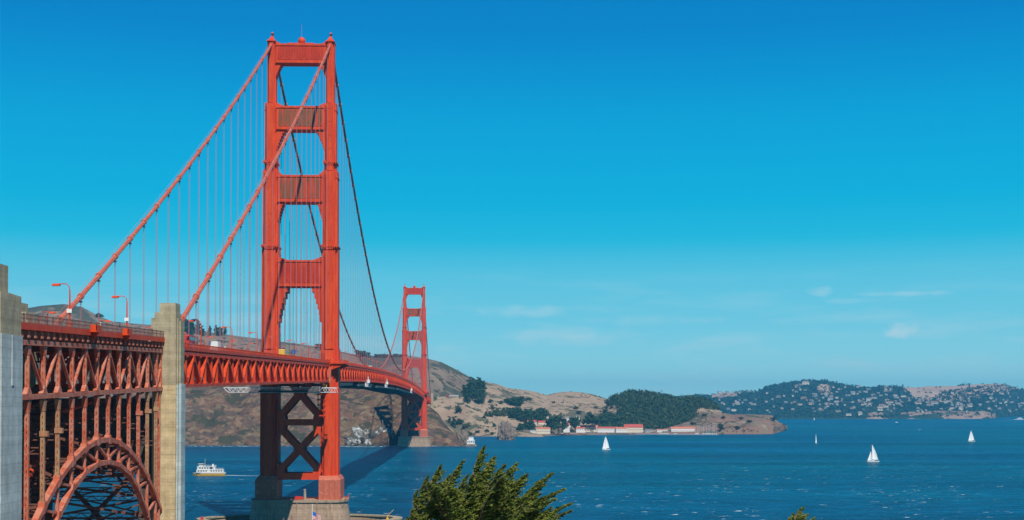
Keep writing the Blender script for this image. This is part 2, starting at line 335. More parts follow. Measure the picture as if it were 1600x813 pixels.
def copy_tree(o, parent=None):
    c = o.copy(); COL.objects.link(c); c.parent = parent
    for ch in [x for x in ALLCH.get(o.name, [])]: ALLCH.setdefault(c.name, []).append(copy_tree(ch, c))
    return c
ALLCH = {}
def note(o):
    for x in COL.objects:
        if x.parent is not None and x.parent == o and x not in ALLCH.setdefault(o.name, []):
            ALLCH[o.name].append(x); note(x)
    return o
ORD = ['first', 'second', 'third', 'fourth', 'fifth', 'sixth', 'seventh', 'eighth', 'ninth', 'tenth', 'eleventh', 'twelfth', 'thirteenth', 'fourteenth', 'fifteenth', 'sixteenth', 'seventeenth', 'eighteenth', 'nineteenth', 'twentieth']
def ordw(i):
    if i < 20: return ORD[i]
    t = ['twenty', 'thirty', 'forty'][(i+1)//10-2]; u = (i+1) % 10
    return t+'-'+ORD[u-1] if u else {'twenty': 'twentieth', 'thirty': 'thirtieth', 'forty': 'fortieth'}[t]

# ================================================================== SETTING
def interp(tab, x):
    if x <= tab[0][0]: return tab[0][1]
    for (a, p), (b, q) in zip(tab, tab[1:]):
        if x <= b:
            t = (x-a)/(b-a); return p+(q-p)*t
    return tab[-1][1]
# sea sheet
me = bpy.data.meshes.new('water')
me.from_pydata([(-9000, -3000, 0), (12000, -3000, 0), (12000, 14000, 0), (-9000, 14000, 0)], [], [(0, 1, 2, 3)]); me.materials.append(M['sea'])
sea = bpy.data.objects.new('water', me); COL.objects.link(sea); tag(sea, kind='structure')

BV = {}
def loft(name, px0, px1, step, guides, m, amp=8, nscale=90, sub=10, ridge=.5, crestamp=2.0, matfn=None, crest=None, ampfn=None):
    """land built column by column from survey lines: each guide = (depth table, height spec); 'y' gives a sight-line height, 'z' metres"""
    cols = []; px = px0
    while px <= px1: cols.append(px); px += step
    rows = []
    def gp(g, px):
        D = interp(g['D'], px)
        if 'y' in g: return at_depth(px, interp(g['y'], px), D)
        P = at_depth(px, 620, D); P.z = interp(g['z'], px); return P
    verts = []; nrow = (len(guides)-1)*sub+1
    for px in cols:
        G = [gp(g, px) for g in guides]
        for r in range(nrow):
            i = min(r//sub, len(guides)-2); t = (r-i*sub)/sub
            ts = t*t*(3-2*t)*.35+t*.65
            P = G[i].lerp(G[i+1], t); P.z = G[i].z+(G[i+1].z-G[i].z)*ts
            tt = r/(nrow-1)
            q = Vector((P.x, P.y, 0))/nscale
            n = noise.fractal(q*1.0+Vector((3.1, 8.7, 1)), 1.0, 2.1, 6)
            rd = 1-abs(noise.noise(q*.8+Vector((9, 2, 4))))*2
            on_guide_crest = crest is not None and abs(r-crest*sub) < sub*.35
            k = min(1, r/3.0)
            if r >= nrow-1: k = 0
            a = crestamp if on_guide_crest else amp
            if ampfn: a *= ampfn(px)
            if crest is not None:
                f = min(1, abs(r-crest*sub)/(sub*.8)); a = (crestamp*(1-f)+amp*f)*(ampfn(px) if ampfn else 1)
            dz = a*k*(n*(1-ridge)+(rd-.4)*ridge)
            P.z = P.z+dz
            if r > 0: P.z = max(P.z, .4 if r < nrow-1 else P.z)
            P += Vector((noise.noise(q*3), noise.noise(q*3+Vector((5, 5, 5))), 0))*a*.35*k
            verts.append(tuple(P))
    nc = len(cols); faces = []
    for i in range(nc-1):
        for r in range(nrow-1):
            a = i*nrow+r; faces.append((a, a+nrow, a+nrow+1, a+1))
    # a skirt down below the water closes the body
    o0 = len(verts)
    me = bpy.data.meshes.new(name); me.from_pydata(verts, [], faces)
    ml = m if isinstance(m, list) else [m]
    for k in ml: me.materials.append(M[k])
    if matfn:
        idx = []
        for i in range(nc-1):
            for r in range(nrow-1):
                idx.append(matfn(cols[i], r/sub, Vector(verts[i*nrow+r])))
        me.polygons.foreach_set('material_index', idx)
    me.polygons.foreach_set('use_smooth', [True]*len(faces)); me.update()
    o = bpy.data.objects.new(name, me); COL.objects.link(o); tag(o, kind='structure')
    BV[name] = BVHTree.FromPolygons([Vector(v) for v in verts], faces)
    return o
def hit(px, py, names=None):
    d = ray(px, py).normalized(); best = None
    for k, b in BV.items():
        if names and k not in names: continue
        h = b.ray_cast(CAM, d)
        if h[0] is not None and (best is None or h[3] < best[1]): best = (h[0], h[3])
    return best[0] if best else None
def drop(x, y, name, top=500):
    h = BV[name].ray_cast(Vector((x, y, top)), Vector((0, 0, -1)))
    return h[0].z if h[0] is not None else None

# cliffs of the northern headland, behind the deck
loft('headland', 180, 742, 2.0, [
    dict(D=[(180, 1950), (609, 1930), (612, 2010), (642, 2015), (648, 1925), (742, 1905)], z=[(0, -3), (1, -3)]),
    dict(D=[(180, 1965), (609, 1940), (613, 2035), (641, 2040), (650, 1940), (742, 1912)], z=[(180, 9), (560, 14), (640, 16), (700, 9), (742, 0)]),
    dict(D=[(180, 2060), (560, 2030), (608, 2012), (613, 2085), (640, 2090), (652, 2010), (742, 1930)], z=[(180, 70), (480, 66), (600, 52), (650, 42), (671, 36), (694, 22), (718, 8), (742, 0)]),
    dict(D=[(180, 2200), (560, 2160), (608, 2110), (614, 2150), (640, 2150), (655, 2070), (742, 1950)], z=[(180, 118), (480, 112), (590, 95), (625, 74), (660, 62), (671, 58), (685, 46), (694, 32), (707, 19), (718, 10), (730, 2), (742, 0)]),
    dict(D=[(180, 2500), (640, 2400), (742, 2000)], z=[(180, 100), (620, 66), (680, 20), (742, -2)]),
    ], 'cliff', amp=26, nscale=80, sub=14, ridge=.6, crestamp=5, crest=3,
    ampfn=lambda p: 1 if p < 600 else max(.15, 1-(p-600)/110))
# big hills behind: from far left to the saddle before the wood
CB = [(-300, 500), (0, 492), (35, 484), (60, 480), (100, 476), (128, 480), (155, 495), (175, 503), (200, 505), (240, 508), (290, 514), (350, 522), (400, 529), (450, 536), (500, 543), (540, 551), (560, 555), (600, 556), (625, 555), (650, 558), (674, 563), (690, 566.6), (707, 575), (723, 583), (740, 593), (761, 597.5), (777, 600.5), (794, 606.8), (818, 609.6), (837, 613), (854, 618), (868, 614.5), (883, 612.5), (903, 613), (922, 615.5), (938, 620), (950, 624), (1000, 640), (1010, 645)]
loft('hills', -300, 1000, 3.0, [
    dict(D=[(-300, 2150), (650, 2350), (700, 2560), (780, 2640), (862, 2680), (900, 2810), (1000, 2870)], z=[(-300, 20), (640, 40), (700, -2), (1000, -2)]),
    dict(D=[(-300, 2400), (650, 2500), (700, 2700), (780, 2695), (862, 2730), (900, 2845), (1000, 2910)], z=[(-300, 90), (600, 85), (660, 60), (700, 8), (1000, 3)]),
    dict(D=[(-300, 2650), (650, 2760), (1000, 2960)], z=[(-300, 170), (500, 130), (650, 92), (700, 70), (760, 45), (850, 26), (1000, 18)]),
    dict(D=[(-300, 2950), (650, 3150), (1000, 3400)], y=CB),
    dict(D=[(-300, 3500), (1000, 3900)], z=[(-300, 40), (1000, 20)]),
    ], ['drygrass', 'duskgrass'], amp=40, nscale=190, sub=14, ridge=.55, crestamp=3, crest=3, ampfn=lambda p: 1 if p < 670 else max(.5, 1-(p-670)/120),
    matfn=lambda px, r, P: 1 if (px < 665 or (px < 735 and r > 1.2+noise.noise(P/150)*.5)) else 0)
# nearer ridge with the road on it
loft('road_ridge', 655, 850, 2.0, [
    dict(D=[(655, 2480), (720, 2560), (850, 2500)], z=[(0, -3), (1, -3)]),
    dict(D=[(655, 2500), (720, 2580), (850, 2510)], z=[(655, 6), (760, 4), (850, 0)]),
    dict(D=[(655, 2640), (850, 2600)], z=[(655, 40), (720, 38), (760, 24), (800, 10), (850, 1)]),
    dict(D=[(655, 2760), (850, 2680)], y=[(655, 617), (690, 619), (725, 621), (738, 631), (754, 640), (769, 648), (790, 659), (812, 669), (835, 676), (850, 679)]),
    dict(D=[(655, 2950), (850, 2760)], z=[(655, 30), (850, -2)]),
    ], 'drygrass', amp=9, nscale=110, sub=10, crestamp=1.5, crest=3, ridge=.4)
# flat waterfront of the cove
loft('waterfront', 690, 1130, 4.0, [
    dict(D=[(690, 2560), (800, 2560), (1000, 2710), (1130, 2750)], z=[(0, -2), (1, -2)]),
    dict(D=[(690, 2570), (800, 2580), (1000, 2722), (1130, 2762)], z=[(0, 2.4), (1, 2.4)]),
    dict(D=[(690, 2700), (1130, 2870)], z=[(0, 3.2), (1, 3.2)]),
    dict(D=[(690, 2900), (1130, 2990)], z=[(0, 6), (1, 6)]),
    ], 'point', amp=.6, sub=4, crestamp=.5)
# wooded hill
CF = [(905, 672), (930, 650), (945, 634), (960, 624), (985, 616), (1015, 618), (1038, 622), (1053, 627), (1071, 627), (1090, 625), (1103, 629), (1118, 637), (1135, 648), (1160, 668)]
loft('wooded_hill', 905, 1150, 3.0, [
    dict(D=[(905, 2800), (1150, 2860)], z=[(0, 1), (1, 1)]),
    dict(D=[(905, 2840), (1150, 2900)], z=[(905, 4), (1150, 6)]),
    dict(D=[(905, 2960), (1150, 3020)], z=[(905, 8), (950, 34), (985, 42), (1090, 36), (1120, 26), (1150, 8)]),
    dict(D=[(905, 3120), (1150, 3200)], y=CF),
    dict(D=[(905, 3500), (1150, 3500)], z=[(0, 0), (1, 0)]),
    ], 'drygrass', amp=6, nscale=120, sub=8, crestamp=1, crest=3)
# bare point at its right
loft('point', 1035, 1231, 1.5, [
    dict(D=[(1035, 2730), (1180, 2735), (1208, 2760), (1222, 3050), (1231, 3330)], z=[(0, -3), (1, -3)]),
    dict(D=[(1035, 2745), (1180, 2752), (1208, 2790), (1222, 3070), (1231, 3340)], z=[(1035, 3), (1120, 3), (1140, 14), (1200, 16), (1215, 12), (1226, 10), (1231, 2)]),
    dict(D=[(1035, 2850), (1180, 2860), (1208, 2950), (1222, 3120), (1231, 3345)], z=[(1035, 8), (1090, 22), (1140, 26), (1200, 28), (1215, 18), (1226, 13), (1231, 2)]),
    dict(D=[(1035, 3040), (1180, 3060), (1222, 3200), (1231, 3350)], y=[(1035, 672), (1060, 662), (1080, 650), (1092, 643), (1124, 643.5), (1146, 648.5), (1174, 647.5), (1206, 649), (1213, 656), (1219, 662), (1226, 667), (1231, 674)]),
    dict(D=[(1035, 3300), (1231, 3400)], z=[(0, -2), (1, -2)]),
    ], 'point', amp=7, nscale=60, sub=8, crestamp=1.2, crest=3, ridge=.6)
# far town on its hill across the bay
CV = [(1040, 620), (1080, 617), (1108, 618), (1124, 615), (1151, 613), (1184, 612), (1195, 606.5), (1207, 602.5), (1231, 598.5), (1252, 596), (1262, 594.5), (1291, 595), (1307, 599), (1324, 603), (1355, 606), (1378, 604), (1411, 605), (1434, 605.5), (1451, 603.5), (1495, 603.5), (1516, 601.5), (1547, 600), (1565, 600), (1579, 604), (1600, 609), (1700, 612), (1800, 600), (2000, 606)]
SH = [(1040, 6140), (1545, 6140), (1556, 6700), (1575, 7500), (2000, 7600)]
def farmat(px, r, P):
    if r > 1.95 and 1408 < px < 1590 and r < 3.2:
        lo = 2.0 if px < 1470 else 2.0+(px-1470)/120*.75
        if px < 1436: lo = 2.0+(1436-px)/28*.8
        if r > lo+noise.noise(P/160)*.25: return 1
    if r < 1.25 and (1352 < px < 1402 or 1404 < px < 1556) and noise.noise(P/140+Vector((4, 4, 4))) > -.12: return 2
    if r > 2.5 and (1112 < px < 1152) and noise.noise(P/150) > -.1: return 1
    if r > 2.3 and (1276 < px < 1298) and r < 2.75: return 1
    return 0
loft('far_hills', 1040, 2000, 2.5, [
    dict(D=SH, z=[(0, -3), (1, -3)]),
    dict(D=[(a, b+60) for a, b in SH], z=[(1040, 8), (1345, 8), (1365, 30), (1395, 34), (1404, 14), (1420, 26), (1440, 20), (1470, 28), (1500, 20), (1530, 26), (1552, 10), (1600, 8), (2000, 8)]),
    dict(D=[(a, b+380) for a, b in SH], z=[(1040, 60), (1250, 82), (1330, 80), (1600, 66), (2000, 70)]),
    dict(D=[(a, b+950) for a, b in SH], y=CV),
    dict(D=[(a, b+1700) for a, b in SH], z=[(0, 0), (1, 0)]),
    ], ['farland', 'bare', 'farcliff'], amp=22, nscale=330, sub=12, crestamp=3, crest=3, ridge=.4, matfn=farmat)

# near bluff under the camera (below the picture's edge)
bm_v = []; bm_f = []; NX, NY = 60, 60
for j in range(NY+1):
    for i in range(NX+1):
        x = -260+i*11.0; y = -960+j*10.5
        s = max(0, (y+640))                      # runs down to the north
        z = 53.6-(s**.9)*.27*(1 if y > -640 else 0)
        if y < -640: z = 53.6+(-640-y)*.02
        z = z+noise.fractal(Vector((x, y, 0))/40, 1, 2, 5)*1.5*min(1, s/25)
        if y > -420: z = min(z, 14-(y+420)*.16)
        if x > 150+(y+640)*-.3: z -= (x-(150+(y+640)*-.3))*.45
        z = max(z, -4)
        bm_v.append((x, y, z))
for j in range(NY):
    for i in range(NX):
        a = j*(NX+1)+i; bm_f.append((a, a+1, a+NX+2, a+NX+1))
me = bpy.data.meshes.new('bluff'); me.from_pydata(bm_v, [], bm_f); me.materials.append(M['point']); me.polygons.foreach_set('use_smooth', [True]*len(bm_f))
bl = bpy.data.objects.new('bluff', me); COL.objects.link(bl); tag(bl, kind='structure')
BV['bluff'] = BVHTree.FromPolygons([Vector(v) for v in bm_v], bm_f)

# ================================================================== THE BRIDGE
def zr(y):      # top of the railing
    if y < 0: return 76.9+.0218*y
    if y > 1280: return 76.9-.0218*(y-1280)
    return 76.9+7.1*(1-((y-640)/640)**2)
def zc(y):      # cable centre
    if y < 0:
        s = -y; return 223.5-.519*s+.000175*s*s
    if y > 1280:
        s = y-1280; return 223.5-.519*s+.000175*s*s
    return 90+133.5*((y-640)/640)**2
bridge = empty('suspension_bridge', (0, 0, 0)); tag(bridge, 'long red suspension bridge with two stepped towers crossing the strait to the brown headland', 'bridge')

# ---- tower prototype (local origin on the water line)
def make_tower(parent, y):
    T = empty('tower', (0, y, 0), parent)
    SEC = [  # z0, z1, inner x, outer x, half depth
        (24.4, 82, 9.6, 17.7, 7.4), (82, 127.5, 9.9, 17.3, 6.7), (127.5, 163.8, 10.1, 17.0, 6.0), (163.8, 195, 10.9, 16.3, 5.0), (195, 223.2, 11.4, 15.3, 4.0)]
    for sx in (-1, 1):
        b = mb('orange')
        for k, (z0, z1, xi, xo, hy) in enumerate(SEC):
            w = xo-xi; c = (xi+xo)/2; n = 4 if k < 3 else 3
            def bx(a0, a1, h, zz0=z0, zz1=z1):
                u, v = sorted((sx*a0, sx*a1)); b.box(u, v, -h, h, zz0, zz1)
            bx(xi+w*.00, xo, hy*.62)                       # cross shaped cells
            bx(xi+w*.14, xo-w*.14, hy*.84, z0+.002, z1-.25)
            bx(xi+w*.27, xo-w*.27, hy, z0+.004, z1-.6)
            # raised edge fillets and plate seams
            for xx in (xi+w*.27, xo-w*.27):
                u, v = sorted((sx*(xx-.12), sx*(xx+.12))); b.box(u, v, -hy-.14, -hy+.05, z0+.3, z1-1.2)
            z = z0+4
            while z < z1-2:
                u, v = sorted((sx*(xi+w*.27+.2), sx*(xo-w*.27-.2))); b.box(u, v, -hy-.07, -hy+.02, z, z+.22)
                z += 6.1
            # necking band below each step
            if k in (1, 2, 3):
                bx(xi-.25, xo+.25, hy*.62+.25, z1-3.4, z1-2.9) if k > 1 else None
                bx(xi-.18, xo+.18, hy*.64+.2, z0-.0+.01, z0+.9)
        if True:                                   # narrow collars
            for zz, xi, xo, hy in ((128.6, 9.8, 17.5, 6.3), (167.3, 10.5, 16.7, 5.3)):
                u, v = sorted((sx*(xi-.1), sx*(xo+.1))); b.box(u, v, -hy, hy, zz, zz+.7)
                for q in range(7):
                    xx = xi+(xo-xi)*(q+.5)/7; u, v = sorted((sx*(xx-.12), sx*(xx+.12))); b.box(u, v, -hy-.25, -hy+.1, zz-.8, zz+1.3)
        b.build('leg', T)
        c = 13.4*sx
        p = mb('pink'); xi, xo = 9.4, 19.2
        u, v = sorted((sx*xi, sx*xo)); p.frustum((u, v, -9.4, 9.4, 13.72), (u, v, -9.4, 9.4, 22.6)); 
        u2, v2 = sorted((sx*(xi+.1), sx*(xo-1.3))); p.frustum((u, v, -9.4, 9.4, 22.601), (u2, v2, -7.9, 7.9, 24.4))
        for q in range(1, 4):
            xx = xi+(xo-xi)*q/4; u3, v3 = sorted((sx*(xx-.15), sx*(xx+.15))); p.box(u3, v3, -9.6, -9.3, 14.2, 22.2)
        p.build('pedestal', T)
        f = mb('orange'); cx = 13.4*sx
        f.box(cx-2.05, cx+2.05, -4.2, 4.2, 223.2, 223.7); f.frustum((cx-1.6, cx+1.6, -3.6, 3.6, 223.7), (cx-.5, cx+.5, -1.4, 1.4, 226.0))
        f.box(cx-.4, cx+.4, -.4, .4, 226.0, 226.9); f.use('black').box(cx-.55, cx+.55, -.55, .55, 226.9, 227.7); f.use('orange').frustum((cx-.6, cx+.6, -.6, .6, 227.7), (cx-.12, cx+.12, -.12, .12, 228.4))
        f.build('saddle_housing', T)
    # portal struts: (z0,z1, inner leg face, half depth)
    def stair(xi, z, w, h, n, up):
        """stepped corner piece against the leg, polygon in x,z"""
        pts = [(xi, z)]
        for i in range(n):
            x = xi-w*(1-(i/n)**.8); zz = z+up*h*((i+1)/n)**1.0
            pts += [(x, pts[-1][1]), (x, zz)]
        pts.append((xi, pts[-1][1])); return pts
    ST = [(213.4, 222.3, 11.45, 3.2, 'strut', 2.6, 6, 1.2), (182.6, 193.4, 11.0, 3.9, 'orange_dark', 3.6, 9, 1.6), (149.3, 161.6, 10.2, 4.6, 'orange_dark', 2.4, 8.5, 1.6), (110.6, 122.6, 10.0, 5.2, 'strut', 4.4, 15.5, 1.6)]
    for z0, z1, xi, hy, pm, bw, bh, tw in ST:
        b = mb('orange')
        b.box(-xi, xi, -hy, hy, z0+.9, z1-.9)
        b.box(-xi, xi, -hy-.35, hy+.35, z1-.9, z1); b.box(-xi, xi, -hy-.35, hy+.35, z0, z0+.9)
        b.use(pm); b.box(-xi+1.2, xi-1.2, -hy-.12, hy+.12, z0+1.5, z1-1.5)
        nf = 16
        for q in range(nf+1):
            xx = -xi+1.4+(2*xi-2.8)*q/nf
            b.box(xx-.16, xx+.16, -hy-.32, hy+.32, z0+1.9+(.9 if q % 2 else 0), z1-1.9)
        b.use('orange')
        for sx in (-1, 1):
            lo_ = stair(xi, z0, bw, bh, 6, -1); b.prism([(sx*x, z) for x, z in lo_], 1, -hy+.4, hy-.4)
            hi_ = stair(xi, z1, bw*.9, tw, 4, 1); b.prism([(sx*x, z) for x, z in hi_], 1, -hy+.5, hy-.5)
            if bh > 12:
                u, v = sorted((sx*9.2, sx*10.0)); b.box(u, v, -hy+.3, hy-.3, z0-bh-.6, z0-bh+5)
        b.build('portal_strut', T)
    g = mb('orange'); g.box(-6, 6, -2.4, 2.4, 222.3, 222.9); g.box(-.9, .9, -.9, .9, 222.9, 223.2)
    g.ball((0, 0, 224.4), 1.75, 16, 10); g.tube([(0, 0, 225.7), (0, 0, 232)], .04, 5); g.build('beacon', T)
    # bracing under the deck
    def cross(z0, z1):
        zm = (z0+z1)/2; w = 2.5
        for y0 in (-5.2, 5.2):
            b = mb('orange')
            for s in (-1, 1):
                b.beam((s*10, y0, z0), (0, y0, zm), 1.6, w); b.beam((s*10, y0, z1), (0, y0, zm), 1.6, w)
                for z in (z0, z1):
                    k = 1 if z == z0 else -1
                    u, v = (s*10, s*7.0); b.prism([(s*10, z-k*.6), (s*6.3, z-k*.6), (s*6.6, z+k*1.6), (s*10, z+k*5.0)], 1, y0-.81, y0+.81)
            b.prism([(-2.6, zm), (0, zm-2.6), (2.6, zm), (0, zm+2.6)], 1, y0-.83, y0+.83)
            b.build('cross_brace', T)
    cross(50, 73.5); cross(25.6, 47.2)
    for z0, z1 in ((47.2, 50), (22.6, 25.6)):
        b = mb('orange'); b.box(-9.7, 9.7, -6.2, -4.1, z0, z1); b.box(-9.7, 9.7, 4.1, 6.2, z0, z1); b.box(-9.7, 9.7, -4.1, 4.1, z0+.4, z0+.7); b.build('lower_strut', T)
    return T
tower = make_tower(bridge, 0)
note(tower)
ALLCH.setdefault(bridge.name, [])
tower2 = copy_tree(tower, bridge); tower2.location = (0, 1280, 0)

# ---- main cables
for sx in (-1, 1):
    b = mb('cable'); x = 13.4*sx
    for y0, y1, n in ((-336, 0, 44), (0, 1280, 84), (1280, 1616, 30)):
        b.tube([(x, y0+(y1-y0)*i/n, zc(y0+(y1-y0)*i/n)) for i in range(n+1)], .56, 8)
    for n in range(-22, 107):
        y = 15.24*n
        if 1270 < y < 1290 or abs(y) < 5: continue
        if y < 1620:
            d = Vector((0, 1, (zc(y+1)-zc(y-1))/2)).normalized(); p = Vector((x, y, zc(y))); b.tube([p-d*.6, p+d*.6], .78, 8)
    # hand ropes above the cable
    for off in (-.5, .5):
        for y0, y1, n in ((-336, 0, 30), (0, 1280, 60)):
            b.tube([(x+off, y0+(y1-y0)*i/n, zc(y0+(y1-y0)*i/n)+1.25) for i in range(n+1)], .035, 4)
    b.build('main_cable', bridge, smooth=False)
# ---- suspenders: a hundred single ones, the rest one mesh
spots = []
for n in range(-21, 107):
    y = 15.24*n
    if abs(y) < 8 or abs(y-1280) < 8 or y > 1612: continue
    for sx in (-1, 1): spots.append((y, sx*13.4))
def susp(b, x, y):
    z0 = zr(y)-1.9; z1 = zc(y)-.4
    if z1-z0 < .5: return
    for dy in (-.22, .22):
        for dx in (-.12, .12): b.tube([(x+dx, y+dy, z0), (x+dx*.8, y+dy, z1)], .028, 5, cap=False)
    b.box(x-.3, x+.3, y-.42, y+.42, z1-1.1, z1-.7); b.box(x-.35, x+.35, y-.42, y+.42, z0, z0+.9)
for i, (y, x) in enumerate(spots):
    if i < 100:
        b = mb('rope'); susp(b, x, y); b.build('suspender', bridge)
rest = mb('rope')
for y, x in spots[100:]: susp(rest, x, y)
o = rest.build('suspender', bridge); o['kind'] = 'stuff'

# ---- stiffening trusses, decks, railings
SPANS = [(-340, -9.5), (9.5, 1270.5), (1289.5, 1620)]
PAN = 7.62
def truss(b, x, y0, y1, ztop, zbot, w=.9, post=.55, thick=1.05):
    n = max(2, round((y1-y0)/PAN)); n += n % 2
    ys = [y0+(y1-y0)*i/n for i in range(n+1)]
    for i in range(n):
        a, c = ys[i], ys[i+1]
        b.beam((x, a, ztop(a)-.4), (x, c, ztop(c)-.4), w, .8); b.beam((x, a, zbot(a)+.4), (x, c, zbot(c)+.4), w, .8)
        if i % 2 == 0: b.beam((x, a, ztop(a)-.8), (x, c, zbot(c)+.8), thick, .55)
        else: b.beam((x, a, zbot(a)+.8), (x, c, ztop(c)-.8), thick, .55)
    for i, y in enumerate(ys):
        b.beam((x, y, zbot(y)+.8), (x, y, ztop(y)-.8), thick*.9, post, up=(1, 0, 0))
        b.box(x-w/2-.04, x+w/2+.04, y-1.0, y+1.0, (ztop(y)-2.2 if i % 2 == 0 else ztop(y)-1.2), ztop(y)-.4)
        b.box(x-w/2-.04, x+w/2+.04, y-1.0, y+1.0, zbot(y)+.4, (zbot(y)+1.3 if i % 2 == 0 else zbot(y)+2.3))
for y0, y1 in SPANS:
    for x in (-13.65, 13.65):
        b = mb('orange'); truss(b, x, y0, y1, lambda y: zr(y)-1.9, lambda y: zr(y)-9.9); b.build('stiffening_truss', bridge)
    n = round((y1-y0)/PAN)
    fl = mb('orange'); lt = mb('orange')
    for i in range(n+1):
        y = y0+(y1-y0)*i/n; z = zr(y)
        # floor beam: an open lattice between the trusses
        fl.box(-12.9, 12.9, y-.25, y+.25, z-2.9, z-2.2); fl.box(-12.9, 12.9, y-.2, y+.2, z-4.6, z-4.2)
        for k in range(8):
            a = -12.9+25.8*k/8; c = a+25.8/8
            fl.beam((a, y, z-4.4), ((a+c)/2, y, z-2.9), .3, .3); fl.beam(((a+c)/2, y, z-2.9), (c, y, z-4.4), .3, .3)
        lt.box(-12.9, 12.9, y-.3, y+.3, z-9.8, z-9.1)
        if i < n:
            y2 = y0+(y1-y0)*(i+1)/n; s = 1 if i % 2 else -1
            lt.beam((-12.8*s, y, z-9.5), (0, y2, z-9.5), .5, .4); lt.beam((12.8*s, y, z-9.5), (0, y2, z-9.5), .5, .4)
    fl.build('floor_beams', bridge); lt.build('bottom_lateral_bracing', bridge)
    for s in (-1, 1):
        b = mb('orange')
        m = max(2, round((y1-y0)/3.81)); u, v = sorted((s*12.9, s*14.15)); ys_ = []
        for i in range(m+1): ys_ += [y0+(y1-y0)*i/m-.18, y0+(y1-y0)*i/m+.18]
        for i, (a, c) in enumerate(zip(ys_, ys_[1:])):   # brackets hang as the teeth of one continuous stringer
            h = .7 if i % 2 == 0 else .12; za_, zc_ = zr(a)-1.25, zr(c)-1.25
            b.add([(u, a, za_-h), (v, a, za_-h), (v, c, zc_-h), (u, c, zc_-h), (u, a, za_), (v, a, za_), (v, c, zc_), (u, c, zc_)], MB.BF)
        b.weld = True
        b.build('sidewalk_brackets', bridge)
segs = []
y = -338.0
while y < 1620: segs.append(y); y += 16.0
segs.append(1620)
rd = mb('asphalt'); ln = mb('white')
for a, c in zip(segs, segs[1:]):
    za, z2 = zr(a)-1.45, zr(c)-1.45
    rd.add([(-9.6, a, za-.35), (9.6, a, za-.35), (9.6, c, z2-.35), (-9.6, c, z2-.35), (-9.6, a, za), (9.6, a, za), (9.6, c, z2), (-9.6, c, z2)], MB.BF)
    for x in (-6.2, -3.1, 0, 3.1, 6.2):
        ln.add([(x-.08, a, za+.006), (x+.08, a, za+.006), (x+.08, a+6, za+.006+(z2-za)*6/16), (x-.08, a+6, za+.006+(z2-za)*6/16)], [(0, 1, 2, 3)])
rd.build('roadway', bridge); ln.build('lane_markings', bridge)
for s in (-1, 1):
    b = mb('orange'); w = mb('pier'); r = mb('orange')
    for a, c in zip(segs, segs[1:]):
        za, z2 = zr(a)-1.12, zr(c)-1.12
        u, v = sorted((s*9.6, s*14.0))
        w.add([(u, a, za-.3), (v, a, za-.3), (v, c, z2-.3), (u, c, z2-.3), (u, a, za), (v, a, za), (v, c, z2), (u, c, z2)], MB.BF)
        x = s*14.12; b.beam((x, a, za-.12), (x, c, z2-.12), .2, .75, up=(0, 0, 1))
        r.beam((x, a, za+1.08), (x, c, z2+1.08), .16, .14); r.beam((x, a, za+.42), (x, c, z2+.42), .1, .1)
        n = 10
        for i in range(n):
            y = a+(c-a)*i/n; z = za+(z2-za)*i/n; r.box(x-.06, x+.06, y-.28, y+.28, z+.30, z+1.02)
            if i % 2 == 0: r.box(x-.12, x+.12, y-.12, y+.12, z+.2, z+1.25)
    w.build('sidewalk', bridge); b.build('deck_fascia', bridge); r.build('railing', bridge)
# widened walk with brackets round the tower legs
for yy in (0, 1280):
    for s in (-1, 1):
        b = mb('orange'); z = zr(yy)
        u, v = sorted((s*14.6, s*21.0)); b.box(u, v, yy-11, yy+11, z-1.75, z-1.1)
        for xa, xb, ya, yb in ((s*20.9-.08, s*20.9+.08, yy-11, yy+11), (u, v, yy-11, yy-10.85), (u, v, yy+10.85, yy+11)):
            b.box(xa, xb, ya, yb, z-.1, z+.06)
        for k in range(23):
            b.box(s*20.9-.06, s*20.9+.06, yy-11+k, yy-10.75+k, z-1.1, z)
        for k in range(7): b.box(u+6.4*k/7, u+6.4*k/7+.3, yy-11, yy-10.88, z-1.1, z)
        for k in (-10, -5, 5, 10):
            b.prism([(s*14.7, z-1.76), (s*20.8, z-1.76), (s*20.8, z-2.3), (s*14.7, z-4.6)], 1, yy+k-.2, yy+k+.2)
        # end posts of the trusses
        for k in (-9.4, 9.4): b.box(s*12.7-.0, s*14.3, yy+k-.7, yy+k+.7, z-10.0, z-1.7) if s > 0 else b.box(-14.3, -12.7, yy+k-.7, yy+k+.7, z-10.0, z-1.7)
        b.build('tower_walkway', bridge)
for (xx, mm_) in ((12.4, 'pink'),):                # pale lift mast at the near leg
    b = mb('pink'); b.box(11.2, 12.6, -10.9, -9.7, 66.5, 75.0); b.box(13.9, 15.0, -11.2, -10.1, 66.5, 73.5)
    for k in range(5): b.box(11.1, 12.7, -11.0, -9.6, 67+k*1.8, 67.2+k*1.8)
    b.build('lift_mast', bridge)
    b = mb('orange')
    for k in range(5): b.box(8.6, 12.2, -10.5+.2*k, -7.0, 61.0-2.4*k, 61.6-2.4*k)
    b.box(9.0, 9.3, -10.2, -9.9, 50.5, 65); b.box(11.6, 11.9, -10.2, -9.9, 50.5, 65)
    b.build('ladder_stage', bridge)

